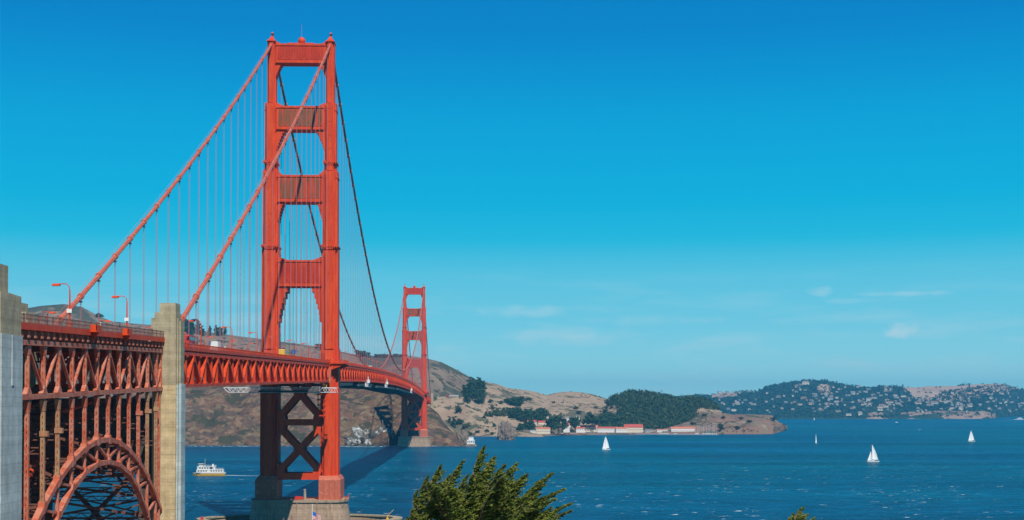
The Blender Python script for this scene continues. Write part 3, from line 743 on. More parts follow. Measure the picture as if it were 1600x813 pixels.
# ================================================================== PYLONS, PIERS
def pylon(y0, sx, label, top=77.0, north=False):
    """stepped art deco pylon; y0 = its south face, 9 m deep"""
    P = empty('pylon', (0, 0, 0)); P.location = (sx*16, y0+4.5, 0)
    def L(u): return u
    def bx(b, xa, xb, ya, yb, za, zb):
        u, v = sorted((sx*xa, sx*xb)); b.box(u-sx*16, v-sx*16, ya-4.5, yb-4.5, za, zb)
    zb = 60.2 if not north else 55
    b = mb('concrete')                      # upper body
    bx(b, 12.6, 17.4, 0, 5.3, zb, top-2.0-1.6)
    bx(b, 13.0, 17.38, .002, 5.2, top-3.6, top-1.9); bx(b, 14.0, 17.3, .004, 4.4, top-1.9, top)
    bx(b, 17.39, 18.0, 1.8, 5.35, zb, top-3.6); bx(b, 17.385, 17.7, .9, 5.0, zb, top-3.1)
    bx(b, 12.0, 12.6, 1.5, 5.5, zb+5, top-3.0)
    b.build('upper_shaft', P)
    s = mb('pale' if not north else 'concrete')
    bx(s, 17.2, 18.2, 1.6, 5.6, 2, zb+.3)
    bx(s, 17.0, 17.7, .7, 5.7, 2, zb+.1)
    s.build('lower_shaft', P)
    f = mb('yellow_concrete')
    bx(f, 12.6, 17.41, 0, 5.5, 2, zb-.01)
    for a, c, d, e in ((15.3, 15.42, 30, 59.2), (16.9, 17.02, 30, 59.2)): bx(f, a, c, -.07, .05, d, e)
    bx(f, 15.3, 17.02, -.07, .05, 59.2, 59.32)
    for k in range(20): bx(f, 14.6, 17.415, -.035, .05, 4+k*2.8, 4.06+k*2.8)
    f.build('south_panel', P)
    tag(P, label, 'pylon', 'concrete pylons'); return P
YS1, YS2 = -345.0, -455.0
pylon(YS1, 1, 'beige stepped concrete pylon between the steel arch and the suspended deck')
pylon(YS1, -1, 'small looking concrete pylon top rising behind the railing beside the left frame edge pylon')
# nearest pylon: its east side is all pale render
P2 = empty('pylon', (16, YS2+6.7, 0))
b = mb('concrete'); x = 16; y = 4.5
b.box(12.6-x, 17.4-x, -4.5, 4.6, 64.9, 70.6); b.box(12.6-x, 17.3-x, -4.4, 2.7, 70.6, 74.1); b.box(17.4-x, 18.2-x, -2.6, 5.2, 64.9, 70.3); b.box(17.4-x, 17.8-x, -3.6, 4.9, 64.9, 70.45)
b.build('upper_shaft', P2)
s = mb('pale'); s.box(12.6-x, 17.5-x, -4.5, 5.0, 2, 64.89); s.box(17.5-x, 18.4-x, -2.7, 5.3, 2, 65.05); s.box(17.4-x, 17.9-x, -3.7, 5.1, 2, 64.98); s.box(18.4-x, 18.5-x, 1.0, 1.8, 58.5, 65.0); s.build('lower_shaft', P2)
tag(P2, 'tall pale grey concrete pylon cut by the left edge of the picture', 'pylon', 'concrete pylons')
pylon(YS2, -1, 'beige concrete pylon hidden behind the pylon at the left edge')
for sx in (1, -1):
    pylon(1622, sx, 'distant grey concrete pylon on the far bank right of the far red tower' if sx > 0 else 'distant concrete pylon on the far bank behind the far red tower', 78, True)
# cross wall between the two pylons, open below
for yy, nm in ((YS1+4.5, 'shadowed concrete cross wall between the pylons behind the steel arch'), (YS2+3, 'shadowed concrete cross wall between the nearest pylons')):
    w = empty('pylon_wall', (0, yy, 0)); b = mb('shade_concrete'); b.box(-12.85, 12.85, -1.6, 1.6, 43.5, 57.5)
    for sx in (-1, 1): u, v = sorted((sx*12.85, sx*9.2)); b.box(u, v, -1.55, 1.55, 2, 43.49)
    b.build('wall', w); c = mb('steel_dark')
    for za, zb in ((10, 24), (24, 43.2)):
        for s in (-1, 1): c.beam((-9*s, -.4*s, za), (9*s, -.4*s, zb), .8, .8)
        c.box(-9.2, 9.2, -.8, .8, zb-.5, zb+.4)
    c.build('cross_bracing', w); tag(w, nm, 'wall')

# tower piers
def pier(y, label, name='tower_pier'):
    P = empty(name, (0, y, 0)); b = mb('pier')
    def ring(hx, hy, n=10):
        pts = []
        for k in range(n+1): t = -math.pi/2+math.pi*k/n; pts.append((hx-hy*.55+hy*.55*math.cos(t), hy*math.sin(t)))
        for k in range(n+1): t = math.pi/2+math.pi*k/n; pts.append((-hx+hy*.55+hy*.55*math.cos(t), hy*math.sin(t)))
        return pts
    def lo(ra, za, rb, zb):
        n = len(ra); b.add([(x, yy, za) for x, yy in ra]+[(x, yy, zb) for x, yy in rb], [tuple(range(n))[::-1], tuple(range(n, 2*n))]+[(i, (i+1) % n, n+(i+1) % n, n+i) for i in range(n)])
    lo(ring(24.5, 12.6), -6, ring(21.6, 11.6), 12.6); lo(ring(22.3, 12.2), 12.6, ring(22.3, 12.2), 13.7)
    for k in range(13):                          # ribs down the face
        x = -18+3*k; b.box(x-.12, x+.12, -12.1, -11.4, 1, 12.59) if k in (2, 5, 6, 9, 11) else None
    b.build('pier_body', P)
    r = mb('orange')
    for z in (14.3, 14.9): 
        for xa, xb in ((-21.5, -19.6), (-9.2, 9.2), (19.6, 21.5)): r.box(xa, xb, -11.6, -11.52, z, z+.07)
        r.box(21.45, 21.52, -11.6, 9, z, z+.07); r.box(-21.52, -21.45, -11.6, 9, z, z+.07)
    for k in range(22):
        x = -21.5+43*k/21; r.box(x-.05, x+.05, -11.62, -11.5, 13.7, 15)
    for k in range(8): r.box(21.42, 21.55, -11.5+2.8*k, -11.4+2.8*k, 13.7, 15)
    r.build('railing', P)
    tag(P, label, 'pier', 'concrete tower piers'); return P
pier(0, 'streaked brown concrete pier under the near red tower, half in shadow')
pier(1280, 'pinkish concrete pier under the distant red tower at the foot of the cliff')
# fender wall round the near pier
fw = empty('fender_wall', (0, 0, 0)); b = mb('pier'); N = 64
for z0, z1, ro, ri, m_ in ((-4, 4.2, 1.0, .93, 'pier'), (4.2, 4.9, 1.008, .915, 'concrete')):
    b.use(m_)
    for k in range(N):
        t0, t1 = 2*math.pi*k/N, 2*math.pi*(k+1)/N
        q = lambda t, r: (46.5*r*math.cos(t), 25.5*r*math.sin(t)-1)
        a0, a1, c0, c1 = q(t0, ro), q(t1, ro), q(t0, ri), q(t1, ri)
        b.add([(*c0, z0), (*a0, z0), (*a1, z0), (*c1, z0), (*c0, z1), (*a0, z1), (*a1, z1), (*c1, z1)], MB.BF)
b.build('wall', fw); tag(fw, 'low oval concrete wall standing in the water round the near tower pier', 'wall')

# ================================================================== STEEL ARCH
arch = empty('arch_span', (0, -388, 0)); tag(arch, 'faded red riveted steel arch carrying the deck between the two nearest pylons', 'arch bridge')
YC = -388
def za(y): return 71.3+.027*(y+340)           # top of the fence
def atop(y): d = y-YC; return 50.5-.0083*d*d
def abot(y): d = y-YC; return 45.8-.0090*d*d-2.6e-6*d**4
Y0, Y1 = YS2+9.2, YS1-.2
cols_y = [-428.4+7.225*k for k in range(13)]
def local(b):                                    # arch meshes are written in world metres
    b.v = [(v[0], v[1]-YC, v[2]) for v in b.v]; return b
def laced(b, p, q, w, d, side=1, lace='arch'):
    """a riveted box member: two channels with lacing on the near faces"""
    p = Vector(p); q = Vector(q); ax = (q-p); Ln = ax.length; ax.normalize()
    e = Vector((1, 0, 0)); f = ax.cross(e).normalized()
    for s in (-1, 1):                              # webs face east and west, lacing faces south and north
        o = e*(s*(w/2-.05)); b.beam(p+o, q+o, .1, d, up=tuple(f))
        for g in (-1, 1):
            o2 = e*(s*(w/2-.14))+f*(g*(d/2-.03)); b.beam(p+o2, q+o2, .20, .07, up=tuple(f))
    n = max(2, int(Ln/.9))
    for k in range(n):
        a = p+ax*(Ln*k/n); c = p+ax*(Ln*(k+1)/n)
        for g in (-1, 1):
            s = 1 if k % 2 else -1
            b.beam(a+e*(s*(w/2-.18))+f*(g*d/2), c-e*(s*(w/2-.18))+f*(g*d/2), .16, .04, up=tuple(f))
for x in (14.3, -14.3):
    # ribs
    b = mb('arch'); n = 14; ys = [YC-6.9-7.225*5.4+7.225*k for k in range(13)]
    ys = [Y0]+cols_y+[Y1+.0]
    for a, c in zip(ys, ys[1:]):
        b.beam((x, a, atop(a)-.4), (x, c, atop(c)-.4), .95, .8); b.beam((x, a, abot(a)+.4), (x, c, abot(c)+.4), .95, .8)
    for k, y in enumerate(cols_y):
        if atop(y)-abot(y) > 2: laced(b, (x, y, abot(y)+.8), (x, y, atop(y)-.7), .5, .45)
    for k, (a, c) in enumerate(zip(cols_y, cols_y[1:])):
        if k < 6: laced(b, (x, a, atop(a)-.9), (x, c, abot(c)+.9), .42, .38)
        else: laced(b, (x, a, abot(a)+.9), (x, c, atop(c)-.9), .42, .38)
        for z in (atop(a)-.55, abot(a)+.55): b.box(x-.68, x+.68, a-1.0, a+1.0, z-1.1, z+1.1) if False else None
    for y in cols_y:
        b.prism([(y-.9, atop(y)-1.1+.0166*.9*(y-YC)), (y+.9, atop(y)-1.1-.0166*.9*(y-YC)), (y+.45, atop(y)+.35), (y-.45, atop(y)+.35)], 0, x-.5, x+.5)
        b.prism([(y-.5, abot(y)+1.2), (y+.5, abot(y)+1.2), (y+.8, abot(y)+.2), (y-.8, abot(y)+.2)], 0, x-.5, x+.5)
    local(b).build('arch_rib', arch)
    # spandrel columns
    for k, y in enumerate(cols_y):
        tanned = k in (1, 2, 10, 11)
        b = mb('primer' if tanned else 'arch'); laced(b, (x, y, atop(y)+.2), (x, y, za(y)-12.2), .62, .5)
        b.prism([(y-.32, za(y)-14.0), (y+.32, za(y)-14.0), (y+.6, za(y)-12.4), (y-.6, za(y)-12.4)], 0, x-.34, x+.34)
        b.box(x-.36, x+.36, y-.4, y+.4, atop(y)-.1, atop(y)+.6)
        if k in (1, 2, 9, 10, 11): b.box(x-.4, x+.8, y-.4, y+.4, 51+k*.35, 51.8+k*.35)
        o = local(b).build('column', arch)
        if tanned: o['label'] = 'column repainted in tan primer'
    for y in (Y0+1.2, Y1-1.2):                    # end posts beside the pylons
        b = mb('arch'); laced(b, (x, y, 18), (x, y, za(y)-12.2), .62, .5); local(b).build('column', arch)
    # deck truss
    b = mb('arch'); ys = [Y0]+cols_y+[Y1]
    for a, c in zip(ys, ys[1:]):
        b.beam((x, a, za(a)-4.0), (x, c, za(c)-4.0), 1.0, .75); b.beam((x, a, za(a)-11.8), (x, c, za(c)-11.8), .9, .7)
    for k, y in enumerate(ys): laced(b, (x, y, za(y)-11.4), (x, y, za(y)-4.3), .60, .48)
    for k, (a, c) in enumerate(zip(ys, ys[1:])):
        if k % 2 == 1: laced(b, (x, a, za(a)-4.3), (x, c, za(c)-11.4), .42, .34)
        else: laced(b, (x, a, za(a)-11.4), (x, c, za(c)-4.3), .42, .34)
    for y in ys:
        b.prism([(y-.3, za(y)-5.8), (y+.3, za(y)-5.8), (y+.8, za(y)-4.4), (y-.8, za(y)-4.4)], 0, x-.34, x+.34)
        b.prism([(y-1.2, za(y)-11.4), (y+1.2, za(y)-11.4), (y+.3, za(y)-10.4), (y-.3, za(y)-10.4)], 0, x-.34, x+.34)
    local(b).build('deck_truss', arch)
    s = 1 if x > 0 else -1
    b = mb('orange'); xo = s*15.05
    def yseg(n): return [(Y0+(Y1-Y0)*i/n, Y0+(Y1-Y0)*(i+1)/n) for i in range(n)]
    for a, c in yseg(12): b.beam((xo, a, za(a)-1.75), (xo, c, za(c)-1.75), .25, .95)
    local(b).build('deck_fascia', arch)
    b = mb('arch')
    for i in range(34):
        y = Y0+1+(Y1-Y0-2)*i/33; z = za(y); u, v = sorted((s*13.9, s*14.95)); b.box(u, v, y-.2, y+.2, z-3.5, z-2.25); b.box(min(s*14.7, s*15.06), max(s*14.7, s*15.06), y-.45, y+.45, z-3.3, z-3.0)
    for a, c in yseg(12): b.beam((s*14.2, a, za(a)-2.9), (s*14.2, c, za(c)-2.9), .3, 1.1)
    local(b).build('sidewalk_brackets', arch)
    b = mb('wire')
    for a, c in yseg(12):
        for dz in (-.03, -.6, -1.2): b.beam((xo, a, za(a)+dz), (xo, c, za(c)+dz), .08, .07)
    n = 210
    for i in range(n):
        y = Y0+(Y1-Y0)*i/n; b.box(xo-.03, xo+.03, y-.035, y+.035, za(y)-1.25, za(y)-.05)
        if i % 7 == 0: b.box(xo-.09, xo+.09, y-.09, y+.09, za(y)-1.3, za(y)+.12)
    local(b).build('fence', arch)
    if s > 0:
        for yy, ln_ in ((-398.0, 3.2), (-377.5, 3.0)):    # bays bulging from the walk
            b = mb('orange'); z = za(yy); b.box(15.2, 16.2, yy-ln_/2, yy+ln_/2, z-1.7, z-1.45); b.box(16.1, 16.2, yy-ln_/2, yy+ln_/2, z-1.45, z-.5)
            b.box(15.2, 16.2, yy-ln_/2, yy-ln_/2+.1, z-1.45, z-.5); b.prism([(15.2, z-1.7), (16.2, z-1.7), (15.2, z-3.0)], 1, yy-.3, yy+.3); local(b).build('viewing_bay', arch)
b = mb('asphalt'); 
for a, c in [(Y0, (Y0+Y1)/2), ((Y0+Y1)/2, Y1+9)]:
    b.add([(-9.6, a, za(a)-1.9), (9.6, a, za(a)-1.9), (9.6, c, za(c)-1.9), (-9.6, c, za(c)-1.9), (-9.6, a, za(a)-1.55), (9.6, a, za(a)-1.55), (9.6, c, za(c)-1.55), (-9.6, c, za(c)-1.55)], MB.BF)
local(b).build('roadway', arch)
b = mb('concrete')
for s in (-1, 1):
    u, v = sorted((s*9.61, s*14.92)); a, c = Y0, Y1
    b.add([(u, a, za(a)-1.7), (v, a, za(a)-1.7), (v, c, za(c)-1.7), (u, c, za(c)-1.7), (u, a, za(a)-1.35), (v, a, za(a)-1.35), (v, c, za(c)-1.35), (u, c, za(c)-1.35)], MB.BF)
local(b).build('sidewalk', arch)
# floor beams, laterals and sway frames between the two sides
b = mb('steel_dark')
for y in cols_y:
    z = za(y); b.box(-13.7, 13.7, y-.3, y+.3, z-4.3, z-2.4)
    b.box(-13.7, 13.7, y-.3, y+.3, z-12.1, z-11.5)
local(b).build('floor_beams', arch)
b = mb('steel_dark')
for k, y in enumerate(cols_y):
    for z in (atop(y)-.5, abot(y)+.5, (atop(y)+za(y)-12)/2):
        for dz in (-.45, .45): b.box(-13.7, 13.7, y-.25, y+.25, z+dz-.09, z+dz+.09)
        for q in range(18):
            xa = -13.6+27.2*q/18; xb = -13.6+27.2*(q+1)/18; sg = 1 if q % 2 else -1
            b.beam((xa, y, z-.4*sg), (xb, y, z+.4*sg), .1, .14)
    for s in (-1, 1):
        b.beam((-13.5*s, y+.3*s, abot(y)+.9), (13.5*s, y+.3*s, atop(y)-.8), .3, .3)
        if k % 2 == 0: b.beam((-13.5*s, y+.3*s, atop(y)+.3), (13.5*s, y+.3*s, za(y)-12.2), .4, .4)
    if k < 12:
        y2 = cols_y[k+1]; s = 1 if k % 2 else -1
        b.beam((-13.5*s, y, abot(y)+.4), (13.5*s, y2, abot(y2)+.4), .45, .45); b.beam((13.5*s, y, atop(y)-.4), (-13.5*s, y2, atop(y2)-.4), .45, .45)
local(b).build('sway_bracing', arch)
b = mb('orange'); b.tube([(13.2, -432, 38), (9, -410, 46), (4, -380, 54.6), (2, -350, 56.6)], .55, 10); local(b).build('pipe', arch)
b.v = b.v

# ================================================================== STREET LAMPS
def make_lamp():
    L = empty('street_lamp'); b = mb('orange')
    b.box(-.28, .28, -.28, .28, 0, 1.1); b.tube([(0, 0, 1), (0, 0, 6.3)], [.17, .11], 8)
    b.build('post', L)
    a = mb('orange'); a.tube([(0, 0, 6.2), (-.12, 0, 6.85), (-.55, 0, 7.25), (-1.1, 0, 7.3), (-1.7, 0, 7.2)], .075, 6); a.build('arm', L)
    h = mb('orange'); h.frustum((-2.9, -1.6, -.32, .32, 6.95), (-2.7, -1.5, -.18, .18, 7.32)); h.use('white').box(-2.75, -1.75, -.24, .24, 6.88, 6.95); h.build('lamp_head', L)
    return L
lamp = note(make_lamp())
def sign_box(L, m='white', z=2.6, w=.8, h=.62, name='sign_plate'):
    b = mb(m); b.box(-w/2, w/2, -.36, -.24, z, z+h); b.build(name, L)
lampsE = [(-405, 'on the arch, nearest the camera'), (-368.8, 'on the arch, before the concrete pylon')]
east = [(-405, 13.4), (-368.8, 13.4)]+[(y, 12.6) for y in (-330, -294.6, -252, -208, -164, -120, -76, -30)]+[(20+43.5*k, 12.6) for k in range(29)]
west = [(-380, -13.4)]+[(y, -12.6) for y in (-336, -292, -247, -204, -160.7, -116, -72, -28)]+[(20+43.5*k, -12.6) for k in range(29)]
firstlamp = True
for side, lst in (('east', east), ('west', west)):
    for i, (y, x) in enumerate(lst):
        L = lamp if firstlamp else copy_tree(lamp)
        z = (za(y)-1.36) if y < -346 else zr(y)-1.12
        if -345.9 < y < -337: y = -336.5
        L.location = (x, y, z); L.rotation_euler = (0, 0, 0 if side == 'east' else math.pi)
        w = 'right hand' if side == 'east' else 'left hand'
        tag(L, 'orange street lamp, %s row on the deck, %s from the left' % (w, ordw(i)), 'street lamp', 'street lamps along the bridge deck')
        if side == 'east' and i in (0, 1): sign_box(L)
        if side == 'east' and i == 7: sign_box(L, 'blue', 2.3, 1.2, 1.2)
        firstlamp = False

# ================================================================== WORK PLATFORMS UNDER THE DECK
def platform(y0, y1, label, zoff=0, net=True):
    P = empty('work_platform', (0, (y0+y1)/2, zr((y0+y1)/2)-9.9+zoff)); h = (y1-y0)/2
    P.rotation_euler = (math.atan2(zr(y1)-zr(y0), y1-y0), 0, 0)
    b = mb('platform' if not net else 'netframe'); t_ = .16 if not net else .1
    for x in (14.4, -14.4):
        for z in (-1.9, -.7): b.beam((x, -h, z), (x, h, z), t_, t_)
        n = max(3, int((y1-y0)/2.4))
        for k in range(n):
            a = -h+2*h*k/n; c = -h+2*h*(k+1)/n
            b.beam((x, a, -1.9), (x, (a+c)/2, -.7), t_*.7, t_*.7); b.beam((x, (a+c)/2, -.7), (x, c, -1.9), t_*.7, t_*.7)
    for yy in (-h, h): 
        for z in (-1.9, -.7): b.beam((-14.4, yy, z), (14.4, yy, z), t_, t_)
        for k in range(14):
            a = -14.4+28.8*k/14; c = a+28.8/14
            b.beam((a, yy, -1.9), ((a+c)/2, yy, -.7), t_*.7, t_*.7); b.beam(((a+c)/2, yy, -.7), (c, yy, -1.9), t_*.7, t_*.7)
    b.build('truss_frame', P)
    f = mb('grey' if not net else 'net'); f.box(-14.3, 14.3, -h, h, -2.02, -1.92); 
    if net:
        for x in (14.42, -14.46): f.box(x, x+.04, -h*.96, h*.96, -1.9, -.9)
        f.box(-14.3, 14.3, -h+.1, -h+.14, -1.9, -.9)
    f.build('floor', P)
    hb = mb('grey')
    for x in (-13.4, 13.4):
        for k in (-.8, 0, .8): hb.box(x-.1, x+.1, k*h-.1, k*h+.1, -.8, .4)
    hb.build('hanger', P)
    tag(P, label, 'work platform', 'work platforms under the deck'); return P
P = empty('work_platform', (0, -29, 61.9)); b = mb('platform')
for yy in (-5, 5):
    for z in (.05, 2.1): b.beam((-29 if z > 1 else -27, yy, z), (19.5, yy, z), .2, .2)
    b.beam((-29, yy, 2.1), (-27, yy, .05), .2, .2)
    for k in range(20):
        a = -27+46.5*k/20; c = a+46.5/20; b.beam((a, yy, .05), ((a+c)/2, yy, 2.1), .13, .13); b.beam(((a+c)/2, yy, 2.1), (c, yy, .05), .13, .13)
for k in range(11):
    a = -27+4.65*k; b.box(a-.08, a+.08, -5, 5, .0, .16)
b.build('truss_frame', P)
b = mb('net'); b.box(-27, 19.4, -4.9, 4.9, -.06, -.001); b.box(-14, 7.5, -5.18, -5.14, .1, .9); b.build('netting', P)
b = mb('grey')
for x in (-13.4, -6, 6, 13.4): b.box(x-.1, x+.1, -.1, .1, 2.0, 5.2)
b.build('hanger', P)
tag(P, 'wide work platform hanging under the deck at the near tower, white at both ends', 'work platform', 'work platforms under the deck')
platform(14, 110, 'dark netted work platform under the deck just right of the near tower', 0)
platform(150, 260, 'dark netted work platform under the far part of the deck', -.6)
platform(300, 520, 'long dark netted platform under the curve of the deck', -1.6)
platform(560, 900, 'dark netted platform under the deck close to the far tower', -1.8)
def traveller(y, label, hgt=5.5):
    P = empty('inspection_traveller', (14.8, y, zr(y)-11.6)); b = mb('platform')
    for k in range(8):
        a = -14+4*k*.9
        b.box(0, .15, a, a+.15, -1.2, 1.2); b.beam((.08, a, -1.2), (.08, a+3.4, 1.2), .12, .12)
    b.box(0, 1.6, -14, 14, -1.4, -1.2); b.box(0, .2, -14, 14, 1.0, 1.25); b.box(-1, 1.0, 9, 14, 1.25, hgt*.6)
    for k in range(3): b.box(.0, .12, 8+3*k, 8.15+3*k, 1.2, hgt)
    b.box(0, .12, 8, 14.2, hgt-.2, hgt); b.use('grey').box(.3, 1.4, -9, -4, -1.2, .6); b.use('navy').box(1.0, 1.5, -3, 2, -1.2, .0)
    b.build('frame', P); tag(P, label, 'inspection gantry', 'white gantries under the deck')
traveller(205, 'white inspection gantry under the deck, nearest of three beyond the near tower')
traveller(395, 'white inspection gantry under the deck, middle of three beyond the near tower')
traveller(830, 'white inspection gantry under the deck, farthest, beside the far tower')
cr_ = empty('boom_crane', (13.0, -18, 66.5)); b = mb('yellow'); b.beam((-7.5, -4, 3.6), (0, 1, -1.2), .55, .7); b.box(-1.2, .8, -.6, 1.2, -2.2, -.6); b.build('boom', cr_)
b = mb('red'); b.box(-1.6, -.4, -2, -1, -3.4, -.2); b.build('cab', cr_); tag(cr_, 'yellow crane boom slanting in front of the near tower below the deck', 'crane')

# ================================================================== VEHICLES ON THE DECK
def vehicle(x, y, kind, body, label, name):
    z = (za(y)-1.54) if y < -346 else zr(y)-1.44
    V = empty(name, (x, y, z)); L_, W, H = {'bus': (11, 2.5, 4.1), 'truck': (8, 2.5, 3.5), 'van': (5.4, 2.0, 2.4), 'car': (4.4, 1.8, 1.45)}[kind]
    b = mb(body)
    if kind == 'car':
        b.box(-W/2, W/2, -L_/2, L_/2, .3, .85); b.frustum((-W/2+.05, W/2-.05, -L_*.3, L_*.3, .85), (-W/2+.25, W/2-.25, -L_*.18, L_*.2, H))
    elif kind == 'truck':
        b.box(-W/2, W/2, -L_/2, L_*.2, .7, H); b.box(-W/2+.1, W/2-.1, L_*.23, L_/2, .5, H*.72)
    else:
        b.prism([(-L_/2, .35), (L_/2, .35), (L_/2, H*.5), (L_/2-.5, H*.95), (L_/2-.8, H), (-L_/2+.1, H), (-L_/2, H-.2)], 0, -W/2, W/2)
    b.build('body', V)
    g = mb('glass')
    if kind == 'bus':
        for zz in (1.3, 2.9): g.box(-W/2-.02, W/2+.02, -L_/2+.4, L_/2-.9, zz, zz+.8)
    else: g.box(-W/2+.0, W/2-.0, L_*.12 if kind != 'truck' else L_*.26, L_*.32 if kind != 'truck' else L_*.45, H*.6, H*.85) if kind != 'car' else g.frustum((-W/2+.03, W/2-.03, -L_*.27, L_*.27, .9), (-W/2+.2, W/2-.2, -L_*.2, L_*.2, H-.1))
    g.build('window', V)
    for yy in (-L_*.3, L_*.3):
        for s in (-1, 1):
            w = mb('black'); w.tube([(s*W/2-s*.22, yy, .38), (s*W/2+s*.02, yy, .38)], .38, 12); w.build('wheel', V)
    tag(V, label, kind); return V
vehicle(7.8, -286, 'bus', 'red', 'red double deck bus on the deck just beyond the concrete pylon', 'bus')
vehicle(7.8, -250, 'truck', 'white', 'white box truck on the deck behind the red bus', 'box_truck')
vehicle(7.6, -112, 'bus', 'yellow', 'yellow bus seen between the legs of the near tower', 'bus')
vehicle(4.4, -310, 'van', 'white', 'white van on the deck by the pylon', 'van')
vehicle(7.6, 330, 'truck', 'white', 'white box truck far along the main span', 'box_truck')
vehicle(7.6, 700, 'van', 'white', 'white van near the middle of the main span', 'van')

# ================================================================== PEOPLE ON THE WALK
def person(x, y, z, face, top, legs, label):
    P = empty('person', (x, y, z), rz=face)
    vs = [(0, 0, .95), (0, .01, 1.2), (0, .0, 1.42), (0, .0, 1.52), (0, .02, 1.66), (.19, 0, 1.42), (.25, .02, 1.14), (.24, .12, .90), (-.19, 0, 1.42), (-.25, .02, 1.14), (-.24, .12, .90), (.1, 0, .9), (.12, .03, .5), (.12, -.02, .08), (.12, .16, .04), (-.1, 0, .9), (-.12, -.02, .5), (-.12, -.08, .08), (-.12, .1, .04)]
    es = [(0, 1), (1, 2), (2, 3), (3, 4), (2, 5), (5, 6), (6, 7), (2, 8), (8, 9), (9, 10), (0, 11), (11, 12), (12, 13), (13, 14), (0, 15), (15, 16), (16, 17), (17, 18)]
    rs = [.14, .13, .14, .06, .11, .07, .05, .035, .07, .05, .035, .1, .075, .05, .045, .1, .075, .05, .045]
    me = bpy.data.meshes.new('body'); me.from_pydata(vs, es, []); me.materials.append(M[top])
    o = bpy.data.objects.new('body', me); COL.objects.link(o); o.parent = P
    sk = o.modifiers.new('skin', 'SKIN'); me.skin_vertices if me.skin_vertices else None
    if not me.skin_vertices:
        bpy.context.view_layer.objects.active = o
    for i, r in enumerate(rs):
        try: me.skin_vertices[0].data[i].radius = (r, r)
        except Exception: pass
    o.modifiers.new('sub', 'SUBSURF').levels = 1
    h = mb('hair'); h.ball((0, -.02, 1.70), .115, 10, 6, (1, 1, 1)); h.build('hair', P)
    t = mb(legs); t.tube([(.1, 0, .93), (.12, .02, .5), (.12, -.02, .12)], [.12, .095, .075], 8); t.tube([(-.1, 0, .93), (-.12, -.02, .5), (-.12, -.08, .12)], [.12, .095, .075], 8); t.build('trousers', P)
    tag(P, label, 'person', 'people walking on the bridge'); return P
for x, y, t, l, lab in ((14.6, -391, 'white', 'navy', 'person in a white shirt by the fence above the arch'), (14.7, -379, 'navy', 'grey', 'person in dark clothes at the bay above the arch'), (14.5, -420, 'red', 'navy', 'person in a red top at the fence near the left edge'),
                          (15.5, -9, 'white', 'grey', 'person in white on the walk beside the near tower leg'), (13.9, -270, 'white', 'navy', 'person in pale clothes on the deck beyond the pylon')):
    z = (za(y)-1.35) if y < -346 else zr(y)-1.1
    person(x, y, z, 1.2, t, l, lab)

# ================================================================== ON THE PIER AND FENDER
b = mb('red'); b.box(-1.3, 1.3, -.7, .7, .1, 1.6); b.tube([(1.4, 0, .9), (2.2, 0, .9)], .5, 10); o = b.build('equipment_tank'); o.location = (0.2, -9.5, 13.7); tag(o, 'red tank and box on the pier top between the tower legs', 'tank')
b = mb('tan'); b.tube([(0, 0, 0), (0, 0, 4.2)], [.75, .5], 10); b.box(-.5, .5, -.5, .5, 4.2, 4.8); o = b.build('capstan_post'); o.location = (3.2, -9, 13.7); tag(o, 'tan post on the pier top beside the red tank', 'post')
b = mb('yellow'); b.tube([(0, 0, 0), (0, 0, 1.7)], .22, 8); b.beam((0, 0, 1.6), (2.8, .4, 4.4), .16, .16); b.box(-.5, .5, -.4, .4, 0, .7); o = b.build('davit'); o.location = (40.5, -10.5, 4.9); tag(o, 'small yellow davit on the right end of the oval wall', 'davit')
b = mb('red'); b.box(-.6, .6, -.6, .6, 0, 1.0); b.tube([(0, 0, 1), (0, 0, 1.6)], .25, 8); o = b.build('marker_light'); o.location = (-42.8, -9.6, 4.9); tag(o, 'red marker light on the left end of the oval wall', 'marker light')

# flag on its pole at the fort below the picture
q = on_y(488, 791, -383); gz = drop(q.x, q.y, 'bluff') or 5
fl_ = empty('flagpole', (q.x, q.y, gz)); b = mb('white'); b.tube([(0, 0, 0), (0, 0, q.z-gz)], [.16, .06], 8); b.ball((0, 0, q.z-gz+.12), .14, 8, 6); b.build('pole', fl_)
def flag_part(name, m, cells):
    b = mb(m)
    for (u0, u1, v0, v1) in cells:
        n = 6
        for s in range(n):
            a0 = u0+(u1-u0)*s/n; a1 = u0+(u1-u0)*(s+1)/n
            def P(u, v): return (u*1.75*.86, .22*math.sin(u*6.5)+u*.3, (q.z-gz)-.9-(1-v)*1.35-u*.75)
            b.add([P(a0, v0), P(a1, v0), P(a1, v1), P(a0, v1)], [(0, 1, 2, 3)])
    return b.build(name, fl_)
flag_part('flag_stripes', 'red', [(.0 if k < 3 else .42, 1, 1-(2*k+1)/13, 1-(2*k)/13) if False else ((0 if 2*k >= 7 else .42), 1, 1-(2*k+1)/13, 1-2*k/13) for k in range(7)])
flag_part('flag_stripes', 'white', [((0 if 2*k+1 >= 7 else .42), 1, 1-(2*k+2)/13, 1-(2*k+1)/13) for k in range(6)])
flag_part('flag_canton', 'blue', [(0, .42, 6/13, 1)])
tag(fl_, 'white pole with a red, white and blue flag in front of the near pier', 'flagpole')

